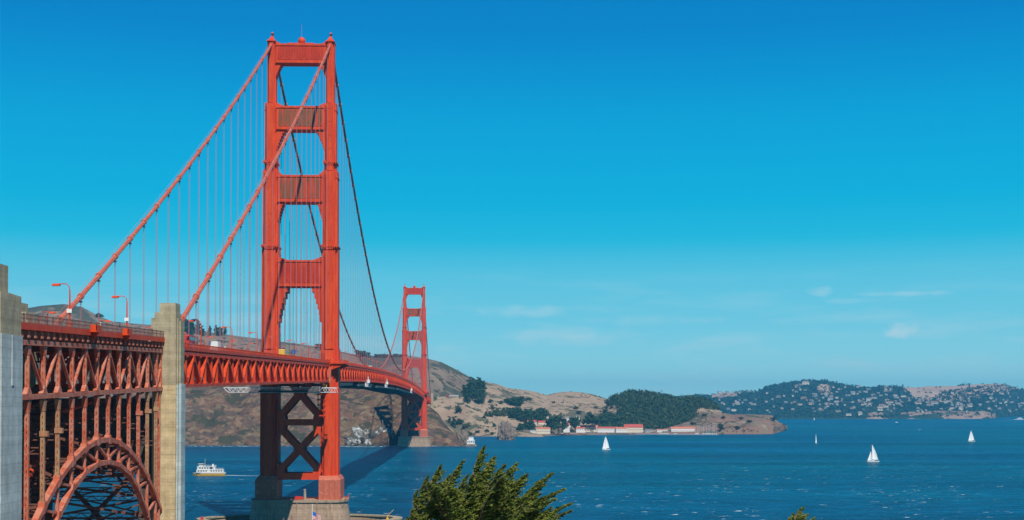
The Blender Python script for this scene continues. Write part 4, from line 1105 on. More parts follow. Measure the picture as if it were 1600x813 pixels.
# ================================================================== BOATS
fo = on_z(327, 743.5); fe = empty('ferry', (fo.x, fo.y, 0), rz=R(184))     # bow to the left of the picture
S_ = 1.0
def hull(b, L, W, z0, z1, flare=.6, n=14, bow=.32, stern=.9):
    ring0 = []; ring1 = []
    for i in range(n+1):
        t = i/n; xx = -L/2+L*t
        w = W/2*(min(1, ((1-t)/bow)**.6) if t > 1-bow else 1)*(stern+(1-stern)*min(1, t*5))
        ring0.append((xx-(0 if t < .9 else .5), w*.82)); ring1.append((xx+flare*(t > .8)*(t-.8)*5, w))
    def lp(r): return r+[(x, -w) for x, w in r[::-1]]
    A, B = lp(ring0), lp(ring1); m = len(A)
    b.add([(x, y, z0) for x, y in A]+[(x, y, z1) for x, y in B], [tuple(range(m)), tuple(range(2*m-1, m-1, -1))]+[(i, m+i, m+(i+1) % m, (i+1) % m) for i in range(m)])
b = mb('yellow'); hull(b, 25.2, 7.4, -.4, 1.5); b.use('white'); hull(b, 25.8, 7.6, 1.5, 2.6, .5); b.build('hull', fe)
b = mb('white'); b.box(-11.5, 9.8, -3.4, 3.4, 2.6, 5.0); b.box(-5, 9.2, -3.1, 3.1, 5.0, 7.4); b.box(-11.6, 10, -3.6, 3.6, 4.95, 5.1); b.box(-5.4, 9.6, -3.4, 3.4, 7.4, 7.55); b.build('cabin', fe)
b = mb('white'); b.box(4.6, 8.2, -2.0, 2.0, 7.55, 9.6); b.use('glass'); b.box(4.55, 8.26, -2.04, 2.04, 8.4, 9.2); b.use('white').box(4.4, 8.5, -2.2, 2.2, 9.6, 9.75); b.build('wheelhouse', fe)
b = mb('glass')
for k in range(10):
    if k not in (5,): b.box(-10.5+2*k, -9.3+2*k, -3.44, 3.44, 3.5, 4.4)
for k in range(6): b.box(-3.6+2*k, -2.2+2*k, -3.14, 3.14, 5.8, 6.7)
b.build('window', fe)
b = mb('white'); b.tube([(3.6, 0, 7.5), (3.3, 0, 14)], [.14, .06], 6); b.tube([(3.5, -1.4, 11), (3.5, 1.4, 11)], .06, 5); b.box(-3.6, -2.4, -1.5, 1.5, 7.5, 9.4); b.build('mast', fe)
b = mb('white')
for z in (8.0, 8.5): b.box(-5.2, 3.8, -3.3, -3.24, z, z+.05); b.box(-5.2, 3.8, 3.24, 3.3, z, z+.05)
for z in (5.6, 6.0): b.box(-11.4, -5, -3.5, -3.44, z, z+.05); b.box(-11.4, -5, 3.44, 3.5, z, z+.05)
for k in range(12): b.box(-5.2+.8*k, -5.12+.8*k, -3.3, 3.3, 7.55, 8.5) if k in (0, 11) else None
b.build('railing', fe); b = mb('navy'); b.box(-2.4, -1.2, -3.16, 3.16, 5.3, 7.2); b.build('side_panel', fe)
tag(fe, 'white two deck ferry with a yellow stripe passing left of the near tower', 'ferry')
def ribbon(name, pts, widths, m='foam', z=.05):
    b = mb(m); L = []
    for i, p in enumerate(pts):
        d = (Vector(pts[min(i+1, len(pts)-1)])-Vector(pts[max(i-1, 0)])); d.z = 0; d.normalize(); n = Vector((-d.y, d.x, 0))*widths[i]/2
        L.append((Vector(p)+n, Vector(p)-n))
    for (a, c), (e, f) in zip(L, L[1:]): b.add([(a.x, a.y, z), (c.x, c.y, z), (f.x, f.y, z), (e.x, e.y, z)], [(0, 1, 2, 3)])
    o = b.build(name); tag(o, kind='stuff'); return o
w = [on_z(350+8*k, 742.9+.15*k) for k in range(10)]
o = ribbon('wake', w, [4.5, 5.2, 4.6, 3.8, 3.2, 2.6, 2.2, 1.8, 1.2, .5]); o['label'] = 'white wake trailing behind the ferry'; o['category'] = 'wake'

def sail_tri(b, foot_a, foot_b, head, belly, n=8, cap=.04):
    """curved triangular sail with a little thickness"""
    A, B, H = Vector(foot_a), Vector(foot_b), Vector(head); rows = []
    nr = (B-A).cross(H-A).normalized()
    for side in (1, -1):
        rows = []
        for i in range(n+1):
            t = i/n; row = []
            for j in range(n+1):
                s = j/n; p = A.lerp(B, s).lerp(H, t)
                if True: p = A.lerp(H, t)+(B.lerp(H, t)-A.lerp(H, t))*s
                row.append(p+nr*(belly*math.sin(math.pi*s)*(1-t*.7)+side*.02)+(B-A)*(.10*math.sin(math.pi*t)*s))
            rows.append(row)
        vs = [tuple(p) for r in rows for p in r]; fs = []
        for i in range(n):
            for j in range(n):
                a = i*(n+1)+j; q = (a, a+1, a+n+2, a+n+1); fs.append(q if side > 0 else q[::-1])
        b.add(vs, fs)
def sailboat(px, py, L, mast, rz, label, ketch=False, jib=True, heel=0, jh=.9, foot=-.38):
    p = on_z(px, py); B = empty('sailboat', (p.x, p.y, 0), rz=R(rz)); B.rotation_euler = (R(heel), 0, R(rz))
    b = mb('white'); hull(b, L, L*.27, -.3, L*.085, L*.05, bow=.55, stern=.75); b.box(-L*.12, L*.15, -L*.07, L*.07, L*.085, L*.12); b.build('hull', B)
    b = mb('grey'); b.tube([(L*.08, 0, 0), (L*.08, 0, mast)], [.14, .08], 6); b.tube([(L*.08, 0, L*.17), (-L*.38, .1, L*.17)], .1, 6)
    if ketch: b.tube([(-L*.34, 0, 0), (-L*.34, 0, mast*.62)], [.12, .07], 6)
    b.tube([(L*.5, 0, L*.09), (L*.09, 0, mast*.98)], .025, 4); b.tube([(-L*.48, 0, L*.09), (L*.08, 0, mast*.99)], .025, 4)
    b.build('mast', B)
    s = mb('sail'); sail_tri(s, (L*.06, 0, L*.19), (L*foot, L*.04, L*.18), (L*.06, 0, mast*.97), -L*.05); s.build('mainsail', B)
    if jib: s = mb('sail'); sail_tri(s, (L*.46, 0, L*.12), (L*(.0 if jh > .8 else .14), L*.07, L*.13), (L*(.11 if jh > .8 else .16), 0, mast*jh), -L*.06); s.build('jib', B)
    if ketch: s = mb('sail'); sail_tri(s, (-L*.35, 0, L*.2), (-L*.56, L*.02, L*.2), (-L*.35, 0, mast*.6), -L*.02); s.build('mizzen_sail', B)
    if px < 1300 or px < 1400: 
        c = mb('navy'); c.box(-L*.34, -L*.1, L*.04, L*.045, L*.24, L*.29) if not ketch else c.box(-L*.1, 0, -.02, .02, L*.2, L*.22); c.build('sail_number', B) if False else None
    tag(B, label, 'sailboat', 'sailboats on the bay'); return B
sailboat(947, 703, 11.5, 18.5, 200, 'largest white sailboat with full sails, in front of the red roofed waterfront')
sailboat(1275, 693, 9.5, 15, 245, 'narrow white sailboat just off the end of the bare point')
sailboat(1364, 722, 12.5, 18.5, 185, 'white sailboat with small front sail and tall curved mainsail, nearest on the open water', jh=.6, foot=-.42)
sailboat(1518, 690, 12, 18.5, 190, 'white sailboat farthest to the right, below the brown far cliffs')
sailboat(1272, 656.5, 9, 13, 200, 'tiny sailboat close under the far wooded shore', jib=False)
def motorboat(px, py, L, rz, label, big=False):
    p = on_z(px, py); B = empty('motor_boat', (p.x, p.y, 0), rz=R(rz)); b = mb('white'); hull(b, L, L*.26, -.3, L*.07, L*.04, bow=.4); b.build('hull', B)
    b = mb('white'); b.box(-L*.35, L*.22, -L*.1, L*.1, L*.07, L*.14); b.box(-L*.25, L*.1, -L*.08, L*.08, L*.14, L*.2); b.use('glass').box(-L*.3, L*.18, -L*.102, L*.102, L*.09, L*.115); b.build('cabin', B)
    tag(B, label, 'motor boat'); return B
motorboat(1592, 656, 42, 175, 'white passenger boat at the right edge below the far hills')
o = ribbon('wake', [on_z(1597, 656.6), on_z(1585, 656.6), on_z(1570, 656.8), on_z(1552, 657)], [16, 12, 7, 1]); o['label'] = 'white wake behind the passenger boat at the right edge'; o['category'] = 'wake'
motorboat(1401, 660.5, 13, 10, 'tiny white motor boat below the far brown cliffs')
motorboat(1003, 675.9, 10, 10, 'small white motor boat off the red waterfront sheds')
motorboat(1056, 679.4, 12, 5, 'white motor boat moored along the marina wall')
motorboat(1130, 678.6, 10, 5, 'white motor boat moored below the bare point')
ribbon('foam_streak', [on_z(1440, 672), on_z(1434, 671.5), on_z(1428, 671.6)], [1, 7, 1])

# ================================================================== ROCKS AND SURF
def rock(name, px, py, w, h, m, label, seed, d=None, spikes=1.0, D=None):
    p = on_z(px, py) if D is None else at_depth(px, 640, D)
    b = mb(m); d = d or w*.7; N_, K = 56, 30; vs = []
    for i in range(K+1):
        t = math.pi*i/K
        for k in range(N_):
            a = 2*math.pi*k/N_; v = Vector((math.sin(t)*math.cos(a), math.sin(t)*math.sin(a), math.cos(t)))
            n = noise.fractal(v*2.2+Vector((seed, seed*2, 0)), 1, 2.1, 6); r = 1+.42*n*spikes+.18*(1-abs(noise.noise(v*4+Vector((seed, 0, 0))))*2)*spikes
            vs.append((v.x*w/2*r, v.y*d/2*r, v.z*h*r))
    fs = [(i*N_+k, (i+1)*N_+k, (i+1)*N_+(k+1) % N_, i*N_+(k+1) % N_) for i in range(K) for k in range(N_)]
    b.add(vs, fs); o = b.build(name); o.location = (p.x, p.y, 0); tag(o, label, 'rock', 'rocks along the shore'); return o
rock('rock', 570, 696, 54, 21, 'guano', 'white streaked guano rock at the cliff foot left of the far tower', 3.3, 26)
rock('rock', 551, 697, 18, 12, 'guano', 'small white topped rock at the left end of the guano rock', 8.3, 16)
rock('rock', 598, 695.5, 28, 24, 'guano', 'tall dark and white rock beside the shaded cliff foot', 5.1, 26)
rock('rock', 790, 687, 24, 25, 'rock', 'jagged grey sea stack standing alone right of the light station', 1.7, 16, 1.3)
rock('rock', 797, 687.5, 14, 11, 'rock', 'lower shoulder rock on the right of the jagged sea stack', 4.2, 12)
rock('rock', 722, 696, 17, 17, 'rock', 'rounded brown rock just left of the white light station', 6.4, 14)
rock('rock', 712, 695, 14, 9, 'rock', 'low brown rock at the cliff foot left of the light station', 9.4, 12)
rng2 = random.Random(3)
for (a, c, py, dd) in ((292, 545, 697.5, 0), (600, 640, 697.3, 0), (670, 742, 697.2, 0), (545, 600, 698, 0)):
    pts = []; ws = []; px = a
    while px < c:
        pts.append(on_z(px, py+rng2.uniform(-.25, .25))); ws.append(rng2.choice((1, 2, 7, 9, 4))); px += 4
    ribbon('surf', pts, ws)
# light station
p = on_z(736, 697.3); ls = empty('light_station', (p.x, p.y, 0)); b = mb('rock'); b.frustum((-9, 9, -6, 6, -1), (-7, 7, -5, 5, 3)); b.build('base', ls)
b = mb('white'); b.box(-6, 5, -4, 4, 3, 9); b.box(-3.5, 3.5, -3, 3, 9, 13); b.build('wall', ls); b = mb('roof3'); b.prism([(-4, 13), (4, 13), (0, 15)], 1, -3.4, 3.4); b.build('roof', ls)
b = mb('glass'); [b.box(-5+2.6*k, -3.8+2.6*k, -4.05, 4.05, 5, 7.3) for k in range(4)]; b.build('window', ls); tag(ls, 'small white light station on the rocks below the headland', 'light station')

# ================================================================== BUILDINGS OF THE COVE
def house_mesh(b, w, d, h, rh, wall, roof, hip=False):
    b.use(wall).box(-w/2, w/2, -d/2, d/2, -2, h)
    b.use(roof); o = .4
    if hip: b.frustum((-w/2-o, w/2+o, -d/2-o, d/2+o, h), (-w/2+d*.4, w/2-d*.4, -.3, .3, h+rh))
    else: b.prism([(-d/2-o, h), (d/2+o, h), (0, h+rh)], 0, -w/2-o, w/2+o)
def building(name, px0, px1, py_top, py_base, wall, roof, label, roofk=.45, D=None, windows=True, cat='building', d=9):
    pc = (px0+px1)/2
    if D is None:
        p = hit(pc, py_base, ('waterfront', 'hills', 'point', 'road_ridge', 'wooded_hill')) or at_depth(pc, py_base, 2760)
    else: p = at_depth(pc, py_base, D)
    sc = (p.y-CAM.y)/F; w = (px1-px0)*sc; H = (py_base-py_top)*sc; roofk *= .72; h = H*(1-roofk); rh = H*roofk
    gz_ = max([v for v in (drop(p.x, p.y, k) for k in ('waterfront', 'hills', 'point', 'wooded_hill')) if v is not None] or [p.z])
    Bd = empty(name, (p.x, p.y, p.z)); b = MB(); b.use(wall).box(-w/2, w/2, -d/2, d/2, min(-2, gz_-p.z-1), h); b.build('wall', Bd)
    r = MB().use(roof); r.prism([(-d/2-.5, h), (d/2+.5, h), (0, h+rh)], 0, -w/2-.5, w/2+.5); r.build('roof', Bd)
    if windows:
        g = mb('glass'); n = max(2, int(w/3.2))
        for k in range(n):
            x = -w/2+w*(k+.5)/n; g.box(x-.55, x+.55, -d/2-.04, -d/2+.1, h*.35, h*.35+min(1.8, h*.4))
        g.build('window', Bd)
    tag(Bd, label, cat, 'buildings around the cove'); return Bd
building('house', 824, 838, 656.5, 666, 'white', 'roof', 'small white house with bright red roof among trees, leftmost on the cove slope', .5, 2770)
building('house', 841, 856, 657.5, 667.5, 'cream', 'roof', 'white house with red roof just right of the leftmost red roofed house', .4, 2790)
building('warehouse', 837.5, 859.5, 668, 677.5, 'cream', 'roof2', 'cream warehouse with orange roof at the landward end of the dark pier', .32, 2640)
building('house', 880, 890, 661, 672, 'white', 'roof', 'narrow house with dark red roof between two big trees', .4, 2760)
building('warehouse', 900, 914, 667.5, 673.5, 'white', 'roof', 'low red roofed shed at the left end of the long waterfront row', .5, 2740)
building('warehouse', 907, 934, 664.5, 672.5, 'cream', 'roof2', 'long shed with pale orange roof on the waterfront row', .5, 2800)
building('warehouse', 933, 964, 667, 674, 'white', 'roof', 'long low shed with red roof in the middle of the waterfront row', .5, 2760)
building('warehouse', 962, 979, 667.5, 674.5, 'white', 'roof2', 'white shed left of the tallest red waterfront building', .5, 2755)
building('warehouse', 975, 1004, 663, 674.5, 'cream', 'roof', 'tallest and reddest waterfront building', .62, 2770, d=20)
building('shed', 1026, 1043, 670.5, 675.5, 'white', 'roof2', 'low white shed between the red building and the marina house', .3, 2790)
building('shed', 1008, 1020, 670.5, 675, 'grey', 'roof3', 'low grey shed right of the tallest red waterfront building', .3, 2790)
building('warehouse', 1048, 1085, 667, 676.5, 'white', 'roof2', 'long white boat house with orange roof behind the marina masts', .4, 2780)
building('house', 850, 857, 650, 656, 'cream', 'roof3', 'pale house peeping above the trees over the leftmost roofs', .3, 2830)
building('house', 883, 891, 651, 660, 'white', 'roof3', 'white house with dark roof high between the two big trees', .4, 2830)
building('house', 784, 795, 648, 653, 'white', 'roof3', 'white house group on the slope left of the cove trees', .3, 2850)
building('house', 805, 810, 653, 664, 'white', 'roof3', 'thin pale building at the foot of the nearer ridge', .2, 2800)
building('house', 900, 906, 649, 653, 'cream', 'roof3', 'small cream house above the right hand big tree', .3, 2850)
building('shed', 828, 837, 672, 677, 'white', 'grey', 'tiny white shed left of the cream warehouse', .3, 2640)
building('shed', 822, 829, 673, 678, 'grey', 'roof3', 'tiny grey shed at the shore left of the warehouses', .3, 2640)
# dark pier
p0 = on_z(837, 680.5); p1 = on_z(917, 680.5); b = mb('steel_dark'); b.beam((p0.x, p0.y, 2.2), (p1.x, p1.y, 2.2), 12, .7)
n = 26
for k in range(n+1):
    q2 = p0.lerp(p1, k/n)
    for s in (-4, 0, 4): b.tube([(q2.x, q2.y+s, -2), (q2.x, q2.y+s, 2)], .35, 6)
o = b.build('fishing_pier'); tag(o, 'long dark wooden pier in front of the cream warehouse', 'pier')
b = mb('grey'); p0 = on_z(990, 679); p1 = on_z(1122, 679.8); b.beam((p0.x, p0.y, .5), (p1.x, p1.y, .5), 6, 1.6); o = b.build('breakwater'); tag(o, 'low pale breakwater in front of the marina', 'breakwater')
# moored yachts in the marina
my = None
for k in range(16):
    px = 1087+k*2.1+rnd.uniform(-.5, .5); p = at_depth(px, 640, 2735+rnd.uniform(-8, 14)); p.z = 0
    Y = empty('moored_yacht', p, rz=R(80+rnd.uniform(-8, 8))); b = mb('white'); hull(b, 11, 3, -.3, 1.1, .4, bow=.5); b.box(-2, 2, -1, 1, 1.1, 1.7); b.build('hull', Y)
    m_ = mb('white'); h_ = rnd.uniform(15, 21); m_.tube([(0, 0, 1), (0, 0, h_)], .26, 5); m_.tube([(0, 0, 2.2), (-4.5, 0, 2.2)], .22, 5); m_.build('mast', Y)
    tag(Y, 'white yacht with bare mast moored in the marina beside the boat house', 'sailboat', 'moored yachts in the marina')
for k in range(5):
    px = 1031+k*3+rnd.uniform(-1, 1); p = at_depth(px, 640, 2725); p.z = 0
    Y = empty('moored_yacht', p, rz=R(10)); b = mb('white'); hull(b, 10, 3, -.3, 1.0, .4, bow=.5); b.box(-2, 2, -1, 1, 1.0, 1.6); b.build('hull', Y)
    m_ = mb('white'); m_.tube([(0, 0, 1), (0, 0, 12)], .16, 5); m_.build('mast', Y)
    tag(Y, 'moored yacht on the breakwater left of the boat house', 'sailboat', 'yachts along the breakwater')
# parked cars along the waterfront
carm = {}
for mcol in ('white', 'grey', 'navy', 'red'):
    b = mb(mcol); b.box(-2.2, 2.2, -.9, .9, .3, .95); b.use('glass').frustum((-1.4, 1.5, -.85, .85, .95), (-.9, 1.0, -.7, .7, 1.5)); b.use('black')
    for x in (-1.3, 1.3):
        for s in (-1, 1): b.tube([(x, s*.7, .32), (x, s*.92, .32)], .32, 8)
    o = b.build('parked_car'); carm[mcol] = o
used = set()
for k in range(48):
    px = 868+k*3.3+rnd.uniform(-1, 1); mcol = rnd.choice(('white', 'white', 'grey', 'navy', 'red', 'white'))
    p = at_depth(px, 640, interp([(690, 2700), (860, 2640), (1000, 2735), (1130, 2765)], px)+rnd.choice((0, 7))); z = drop(p.x, p.y, 'waterfront')
    if z is None: continue
    o = carm[mcol] if mcol not in used else carm[mcol].copy()
    if mcol in used: COL.objects.link(o)
    used.add(mcol); o.location = (p.x, p.y, z); o.rotation_euler = (0, 0, R(rnd.choice((5, 95))))
    tag(o, {'white': 'white', 'grey': 'grey', 'navy': 'dark blue', 'red': 'red'}[mcol]+' car parked in front of the long waterfront sheds', 'car', mcol+' cars parked on the waterfront')
for k in list(carm):
    if k not in used: bpy.data.objects.remove(carm[k])
# vehicles on the road along the ridge
for k, (px, c, lab) in enumerate(((700, 'red', 'red'), (704.5, 'white', 'white'), (709, 'white', 'white'), (713.5, 'white', 'white'))):
    p = hit(px, 620.5, ('road_ridge',)) or hit(px, 622, ('road_ridge',))
    if p is None: continue
    b = mb(c); b.box(-3.6, 3.6, -1.2, 1.2, .4, 3.0); b.use('glass').box(-3.4, 3.4, -1.22, 1.22, 1.7, 2.4); b.use('black')
    for x in (-2, 2): b.tube([(x, -1.25, .45), (x, 1.25, .45)], .45, 8)
    o = b.build('coach'); o.location = (p.x, p.y, p.z+.8); tag(o, lab+' coach on the ridge road right of the far pylon', 'coach', 'coaches on the ridge road')

# ================================================================== TREES
def clump_verts(b, c, r, n, size, rg, flat=.8, lean=(0, 0, 0)):
    """leaf clumps: small quads scattered in a lumpy volume"""
    lob = [(Vector((rg.gauss(0, .45), rg.gauss(0, .45), rg.gauss(0, .35))), rg.uniform(.45, .75)) for _ in range(5)]
    for _ in range(n):
        l, lr = rg.choice(lob); v = Vector((rg.gauss(0, 1), rg.gauss(0, 1), rg.gauss(0, 1))).normalized()*(lr*rg.uniform(.6, 1.0))+l
        p = Vector(c)+Vector((v.x*r, v.y*r, v.z*r*flat))
        nn = (v+Vector((rg.gauss(0, .5), rg.gauss(0, .5), rg.gauss(0, .5)+.3))).normalized(); a = nn.orthogonal().normalized(); a.rotate(Matrix.Rotation(rg.uniform(0, 6.28), 3, nn)); e = nn.cross(a)
        s = size*rg.uniform(.6, 1.3); s2 = s*rg.uniform(.5, 1)
        b.add([tuple(p-a*s-e*s2), tuple(p+a*s-e*s2*.6), tuple(p+a*s*.7+e*s2), tuple(p-a*s*.8+e*s2)], [(0, 1, 2, 3)])
def proto_tree(kind, seed, m='leaf_far'):
    rg = random.Random(seed); T = empty('tree'); t = mb('trunk_far')
    t.tube([(0, 0, -1), (.1, 0, 3.5), (.2, .1, 7)], [.55, .4, .2], 7); t.tube([(.1, 0, 3), (2.2, .5, 6.5)], [.25, .1], 5); t.tube([(.1, 0, 3.4), (-1.8, -.6, 6.8)], [.22, .1], 5); t.build('trunk', T)
    c = mb(m)
    if kind == 'round':
        for _ in range(11): clump_verts(c, (rg.gauss(0, 1.9), rg.gauss(0, 1.9), rg.uniform(1.9, 7.4)), 2.3, 62, .55, rg)
    elif kind == 'wide':
        for _ in range(12): clump_verts(c, (rg.gauss(0, 3.4), rg.gauss(0, 2.6), rg.uniform(1.6, 6.6)), 2.2, 50, .55, rg, .75)
    else:
        for k in range(8): clump_verts(c, (rg.gauss(0, .6), rg.gauss(0, .6), 2.5+k*1.15), 2.3-.2*k, 48, .5, rg, .9)
    c.build('crown', T); return note(T)
PT = {(k, i): proto_tree(k, 11+i*7+len(k), 'leaf_far' if i == 0 else 'leaf_far2') for k in ('round', 'wide', 'tall') for i in (0, 1)}
usedp = set()
ALLN = None
def tree(px, py, hpx, kind='round', i=0, label='', group='trees on the hills', names=None, wx=1.0, name='tree', p=None):
    """py = foot of the tree in the survey, hpx its height there"""
    p = p or hit(px, py, names)
    if p is None: return None
    H = hpx*(p.y-CAM.y)/F; s = H/9.3
    key = (kind, i); o = PT[key] if key not in usedp else copy_tree(PT[key]); usedp.add(key)
    o.location = (p.x, p.y, p.z-.3); o.scale = (s*wx, s*wx, s); o.rotation_euler = (0, 0, rnd.uniform(0, 6.28))
    tag(o, label, 'tree', group); return o
TR = []
# isolated trees on the near ridge and the hills
for px, py, h, k, i, wx, lab in [
    (717, 645, 12, 'round', 0, 1.0, 'round dark tree alone on the middle of the near ridge'),
    (702, 661, 9, 'tall', 0, 1.2, 'small dark tree at the left foot of the near ridge'), (709, 668, 15, 'tall', 0, 1.1, 'tallest dark tree at the foot of the near ridge'),
    (717, 664, 11, 'round', 0, 1.0, 'dark tree between the tall tree and the green bush on the ridge foot'), (728, 670, 13, 'wide', 1, .9, 'broad brighter green tree at the foot of the near ridge'),
    (773, 667, 6, 'round', 0, 1, 'small bush on the lower right of the near ridge'), (757, 654, 5, 'round', 0, 1.1, 'small bush high on the right slope of the near ridge'),
    (761, 675, 5, 'round', 0, 1.2, 'small bush near the beach under the ridge'), (746, 676, 5, 'wide', 0, 1.4, 'low bush behind the beach left of the sea stack'),
    (735, 680, 7, 'wide', 1, 1.5, 'low green thicket behind the light station'), (722, 680, 6, 'wide', 1, 1.5, 'low green thicket left of the light station'), (770, 679, 5, 'wide', 0, 1.4, 'low bush behind the sea stack'),
    (684, 562, 5, 'wide', 0, 1.2, 'low tree on the summit right of the far tower'), (735, 592, 4, 'round', 0, 1.2, 'small tree on the ridge line above the eucalyptus grove'),
    (900, 640, 6, 'round', 0, 1.2, 'small dark tree on the bare hillside above the cove'), (905, 647, 7, 'wide', 0, 1.2, 'wide dark bush below the small tree on the bare hillside'),
    (931, 639, 5, 'round', 0, 1.2, 'bush on the bare hillside left of the wooded hill'), (921, 650, 8, 'round', 0, 1.0, 'dark tree above the right group of cove trees'),
    (865, 630, 4, 'wide', 0, 1.3, 'small bush in the saddle between the bare hills'), (826, 626, 6, 'wide', 0, 1.3, 'bush right of the dark grove on the hillside'),
    (782, 631, 6, 'wide', 0, 1.4, 'bush left of the dark grove on the hillside'), (766, 630, 7, 'round', 0, 1, 'tree right of the eucalyptus grove on the hillside'),
    (943, 619, 4, 'wide', 0, 1.4, 'small tree on the skyline left of the wooded hill'), (868, 614, 2.5, 'wide', 0, 1.6, 'tiny tree on the skyline of the bare hill'),
    (1130, 655, 6, 'round', 0, 1, 'tree at the right foot of the wooded hill'), (1157, 656, 6, 'wide', 0, 1.2, 'dark bush on the top of the bare point'),
    (1172, 660, 5, 'wide', 0, 1.7, 'long low bush on the bare point'), (1208, 658, 8, 'wide', 0, 1.1, 'dark bush at the seaward end of the bare point'),
    (1127, 672, 11, 'round', 0, 1, 'dark tree on the shore between the masts and the red cliff'), (1151, 671, 7, 'wide', 0, 1.0, 'dark bush on the red cliff of the point'), (1083, 664, 6, 'wide', 0, 1.4, 'dark bush above the boat house'),
    (1100, 650, 5, 'wide', 0, 1.3, 'bush at the tan clearing edge below the wood')]:
    tree(px, py, h, k, i, lab, 'single trees and bushes on the hills', None, wx)
# groups around the cove
def grove(box, n, hr, kind, i, label, group, D=None, wx=1.0):
    for _ in range(n):
        px = rnd.uniform(box[0], box[1]); py = rnd.uniform(box[2], box[3]); p = None
        if D: 
            p = at_depth(px, py, D+rnd.uniform(-15, 15))
        tree(px, py, rnd.uniform(*hr), kind, i, label, group, None, wx*rnd.uniform(.85, 1.2), p=p)
grove((726, 755, 612, 632), 30, (13, 19), 'tall', 0, 'tall dark eucalyptus in the grove on the hill right of the far tower', 'eucalyptus grove on the hill')
grove((735, 752, 602, 612), 10, (9, 12), 'tall', 0, 'tall dark eucalyptus in the grove on the hill right of the far tower', 'eucalyptus grove on the hill')
grove((793, 812, 628, 635), 10, (9, 15), 'wide', 0, 'dark tree in the round grove on the bare hillside', 'round grove on the hillside')
grove((760, 812, 640, 652), 22, (7, 11), 'round', 1, 'green tree in the hollow above the nearer ridge', 'trees in the hollow')
grove((800, 856, 650, 660), 26, (11, 17), 'round', 0, 'dark tree in the row behind the red roofed houses', 'trees behind the red roofed houses')
grove((812, 835, 664, 674), 9, (8, 12), 'round', 0, 'dark tree at the shore left of the cream warehouse', 'trees left of the warehouse')
for px, py, h, lab in ((862, 674, 27, 'very big dark tree right of the cream warehouse, left half'), (873, 674, 30, 'very big dark tree right of the cream warehouse, right half'), (893, 668, 18, 'big dark tree behind the low red shed, left half'), (900, 669, 20, 'big dark tree behind the low red shed, right half'), (917, 665, 17, 'big dark tree behind the orange roofed shed, left half'), (925, 665, 20, 'big dark tree behind the orange roofed shed, right half')):
    tree(px, py, h, 'round', 0, lab, 'big trees on the waterfront', p=at_depth(px, py, 2790 if px > 880 else 2680), wx=.8)
grove((938, 966, 658, 668), 16, (11, 17), 'round', 0, 'dark tree at the left foot of the wooded hill', 'trees at the left foot of the wooded hill')
# trees on the skyline behind the deck
grove((291, 312, 520, 524), 9, (13, 20), 'tall', 0, 'dark conifer on the skyline right of the concrete pylon', 'skyline conifers beyond the deck')
grove((312, 352, 520, 526), 14, (8, 14), 'tall', 0, 'dark conifer on the skyline right of the concrete pylon', 'skyline conifers beyond the deck')
grove((150, 162, 494, 497), 4, (5, 8), 'round', 0, 'small dark tree on the skyline between the two left lamps', 'small trees on the left skyline')
for px, py, h, lab in ((563, 557, 14, 'round dark tree on the skyline just right of the near tower'), (571, 558, 12, 'dark tree right of the round skyline tree'), (590, 558, 8, 'low dark tree left of the cable on the skyline'), (599, 558, 8, 'low dark tree at the middle of the skyline row'), (607, 558, 7, 'low dark tree at the right end of the skyline row'), (618, 557, 7, 'dark tree on the skyline left of the far tower'), (625, 557, 6, 'dark tree touching the far tower on the skyline'), (500, 545, 12, 'dark tree between the legs of the near tower')):
    tree(px, py+1, h, 'wide', 0, lab, 'trees on the skyline behind the deck', wx=1.2)
for kk, oo in PT.items():
    if kk not in usedp:
        for ch in ALLCH.get(oo.name, []): bpy.data.objects.remove(ch)
        bpy.data.objects.remove(oo)

# the wood on the hill: one mass
rg = random.Random(5); b = mb('leaf_far'); b.use('leaf_far2'); b.use('leaf_far'); cnt = 0; tries = 0
while cnt < 1500 and tries < 14000:
    tries += 1
    px = rg.uniform(938, 1128); py = rg.uniform(612, 672)
    p = hit(px, py, ('wooded_hill',))
    if p is None: continue
    if px < 968 and py < 652 and py > 634 and rg.random() < .9: continue
    if px > 1060 and py > 664-(px-1060)*.32: continue
    if px > 1088 and py > 640: continue
    s = rg.uniform(4.5, 9); h = rg.uniform(4, 12); b.use(rg.choice(('leaf_far', 'leaf_far', 'leaf_far2')))
    clump_verts(b, (p.x, p.y, p.z+h*.75), s, 30, 1.5, rg, .95); clump_verts(b, (p.x, p.y, p.z+h*.2), s*.9, 14, 1.6, rg, .9)
    cnt += 1
for k in range(60):
    px = 948+172*k/59; p = at_depth(px, interp(CF, px)+1.5, interp([(905, 3110), (1150, 3190)], px)); clump_verts(b, (p.x, p.y, p.z+rg.uniform(6, 9)), rg.uniform(6, 9), 46, 1.4, rg, .8)
o = b.build('wood'); tag(o, 'dense dark wood covering the whole hill behind the waterfront sheds', 'wood', kind='stuff')
# scrub on the bare slopes
b = mb('leaf_far2')
for _ in range(900):
    px = rg.uniform(676, 960); py = rg.uniform(575, 676); p = hit(px, py, ('hills', 'road_ridge', 'waterfront'))
    if p is None or p.z < 4: continue
    if noise.noise(p/90) < .05: continue
    clump_verts(b, (p.x, p.y, p.z+.8), rg.uniform(1.6, 4.5), 9, 1.0, rg, .6)
for _ in range(260):
    px = rg.uniform(1095, 1222); py = rg.uniform(645, 676); p = hit(px, py, ('point',))
    if p is None or p.z < 4: continue
    if noise.noise(p/50) < .0: continue
    clump_verts(b, (p.x, p.y, p.z+.6), rg.uniform(1.4, 3.2), 9, .8, rg, .6)
o = b.build('scrub'); tag(o, 'low scrub dotted over the dry slopes', 'scrub', kind='stuff')
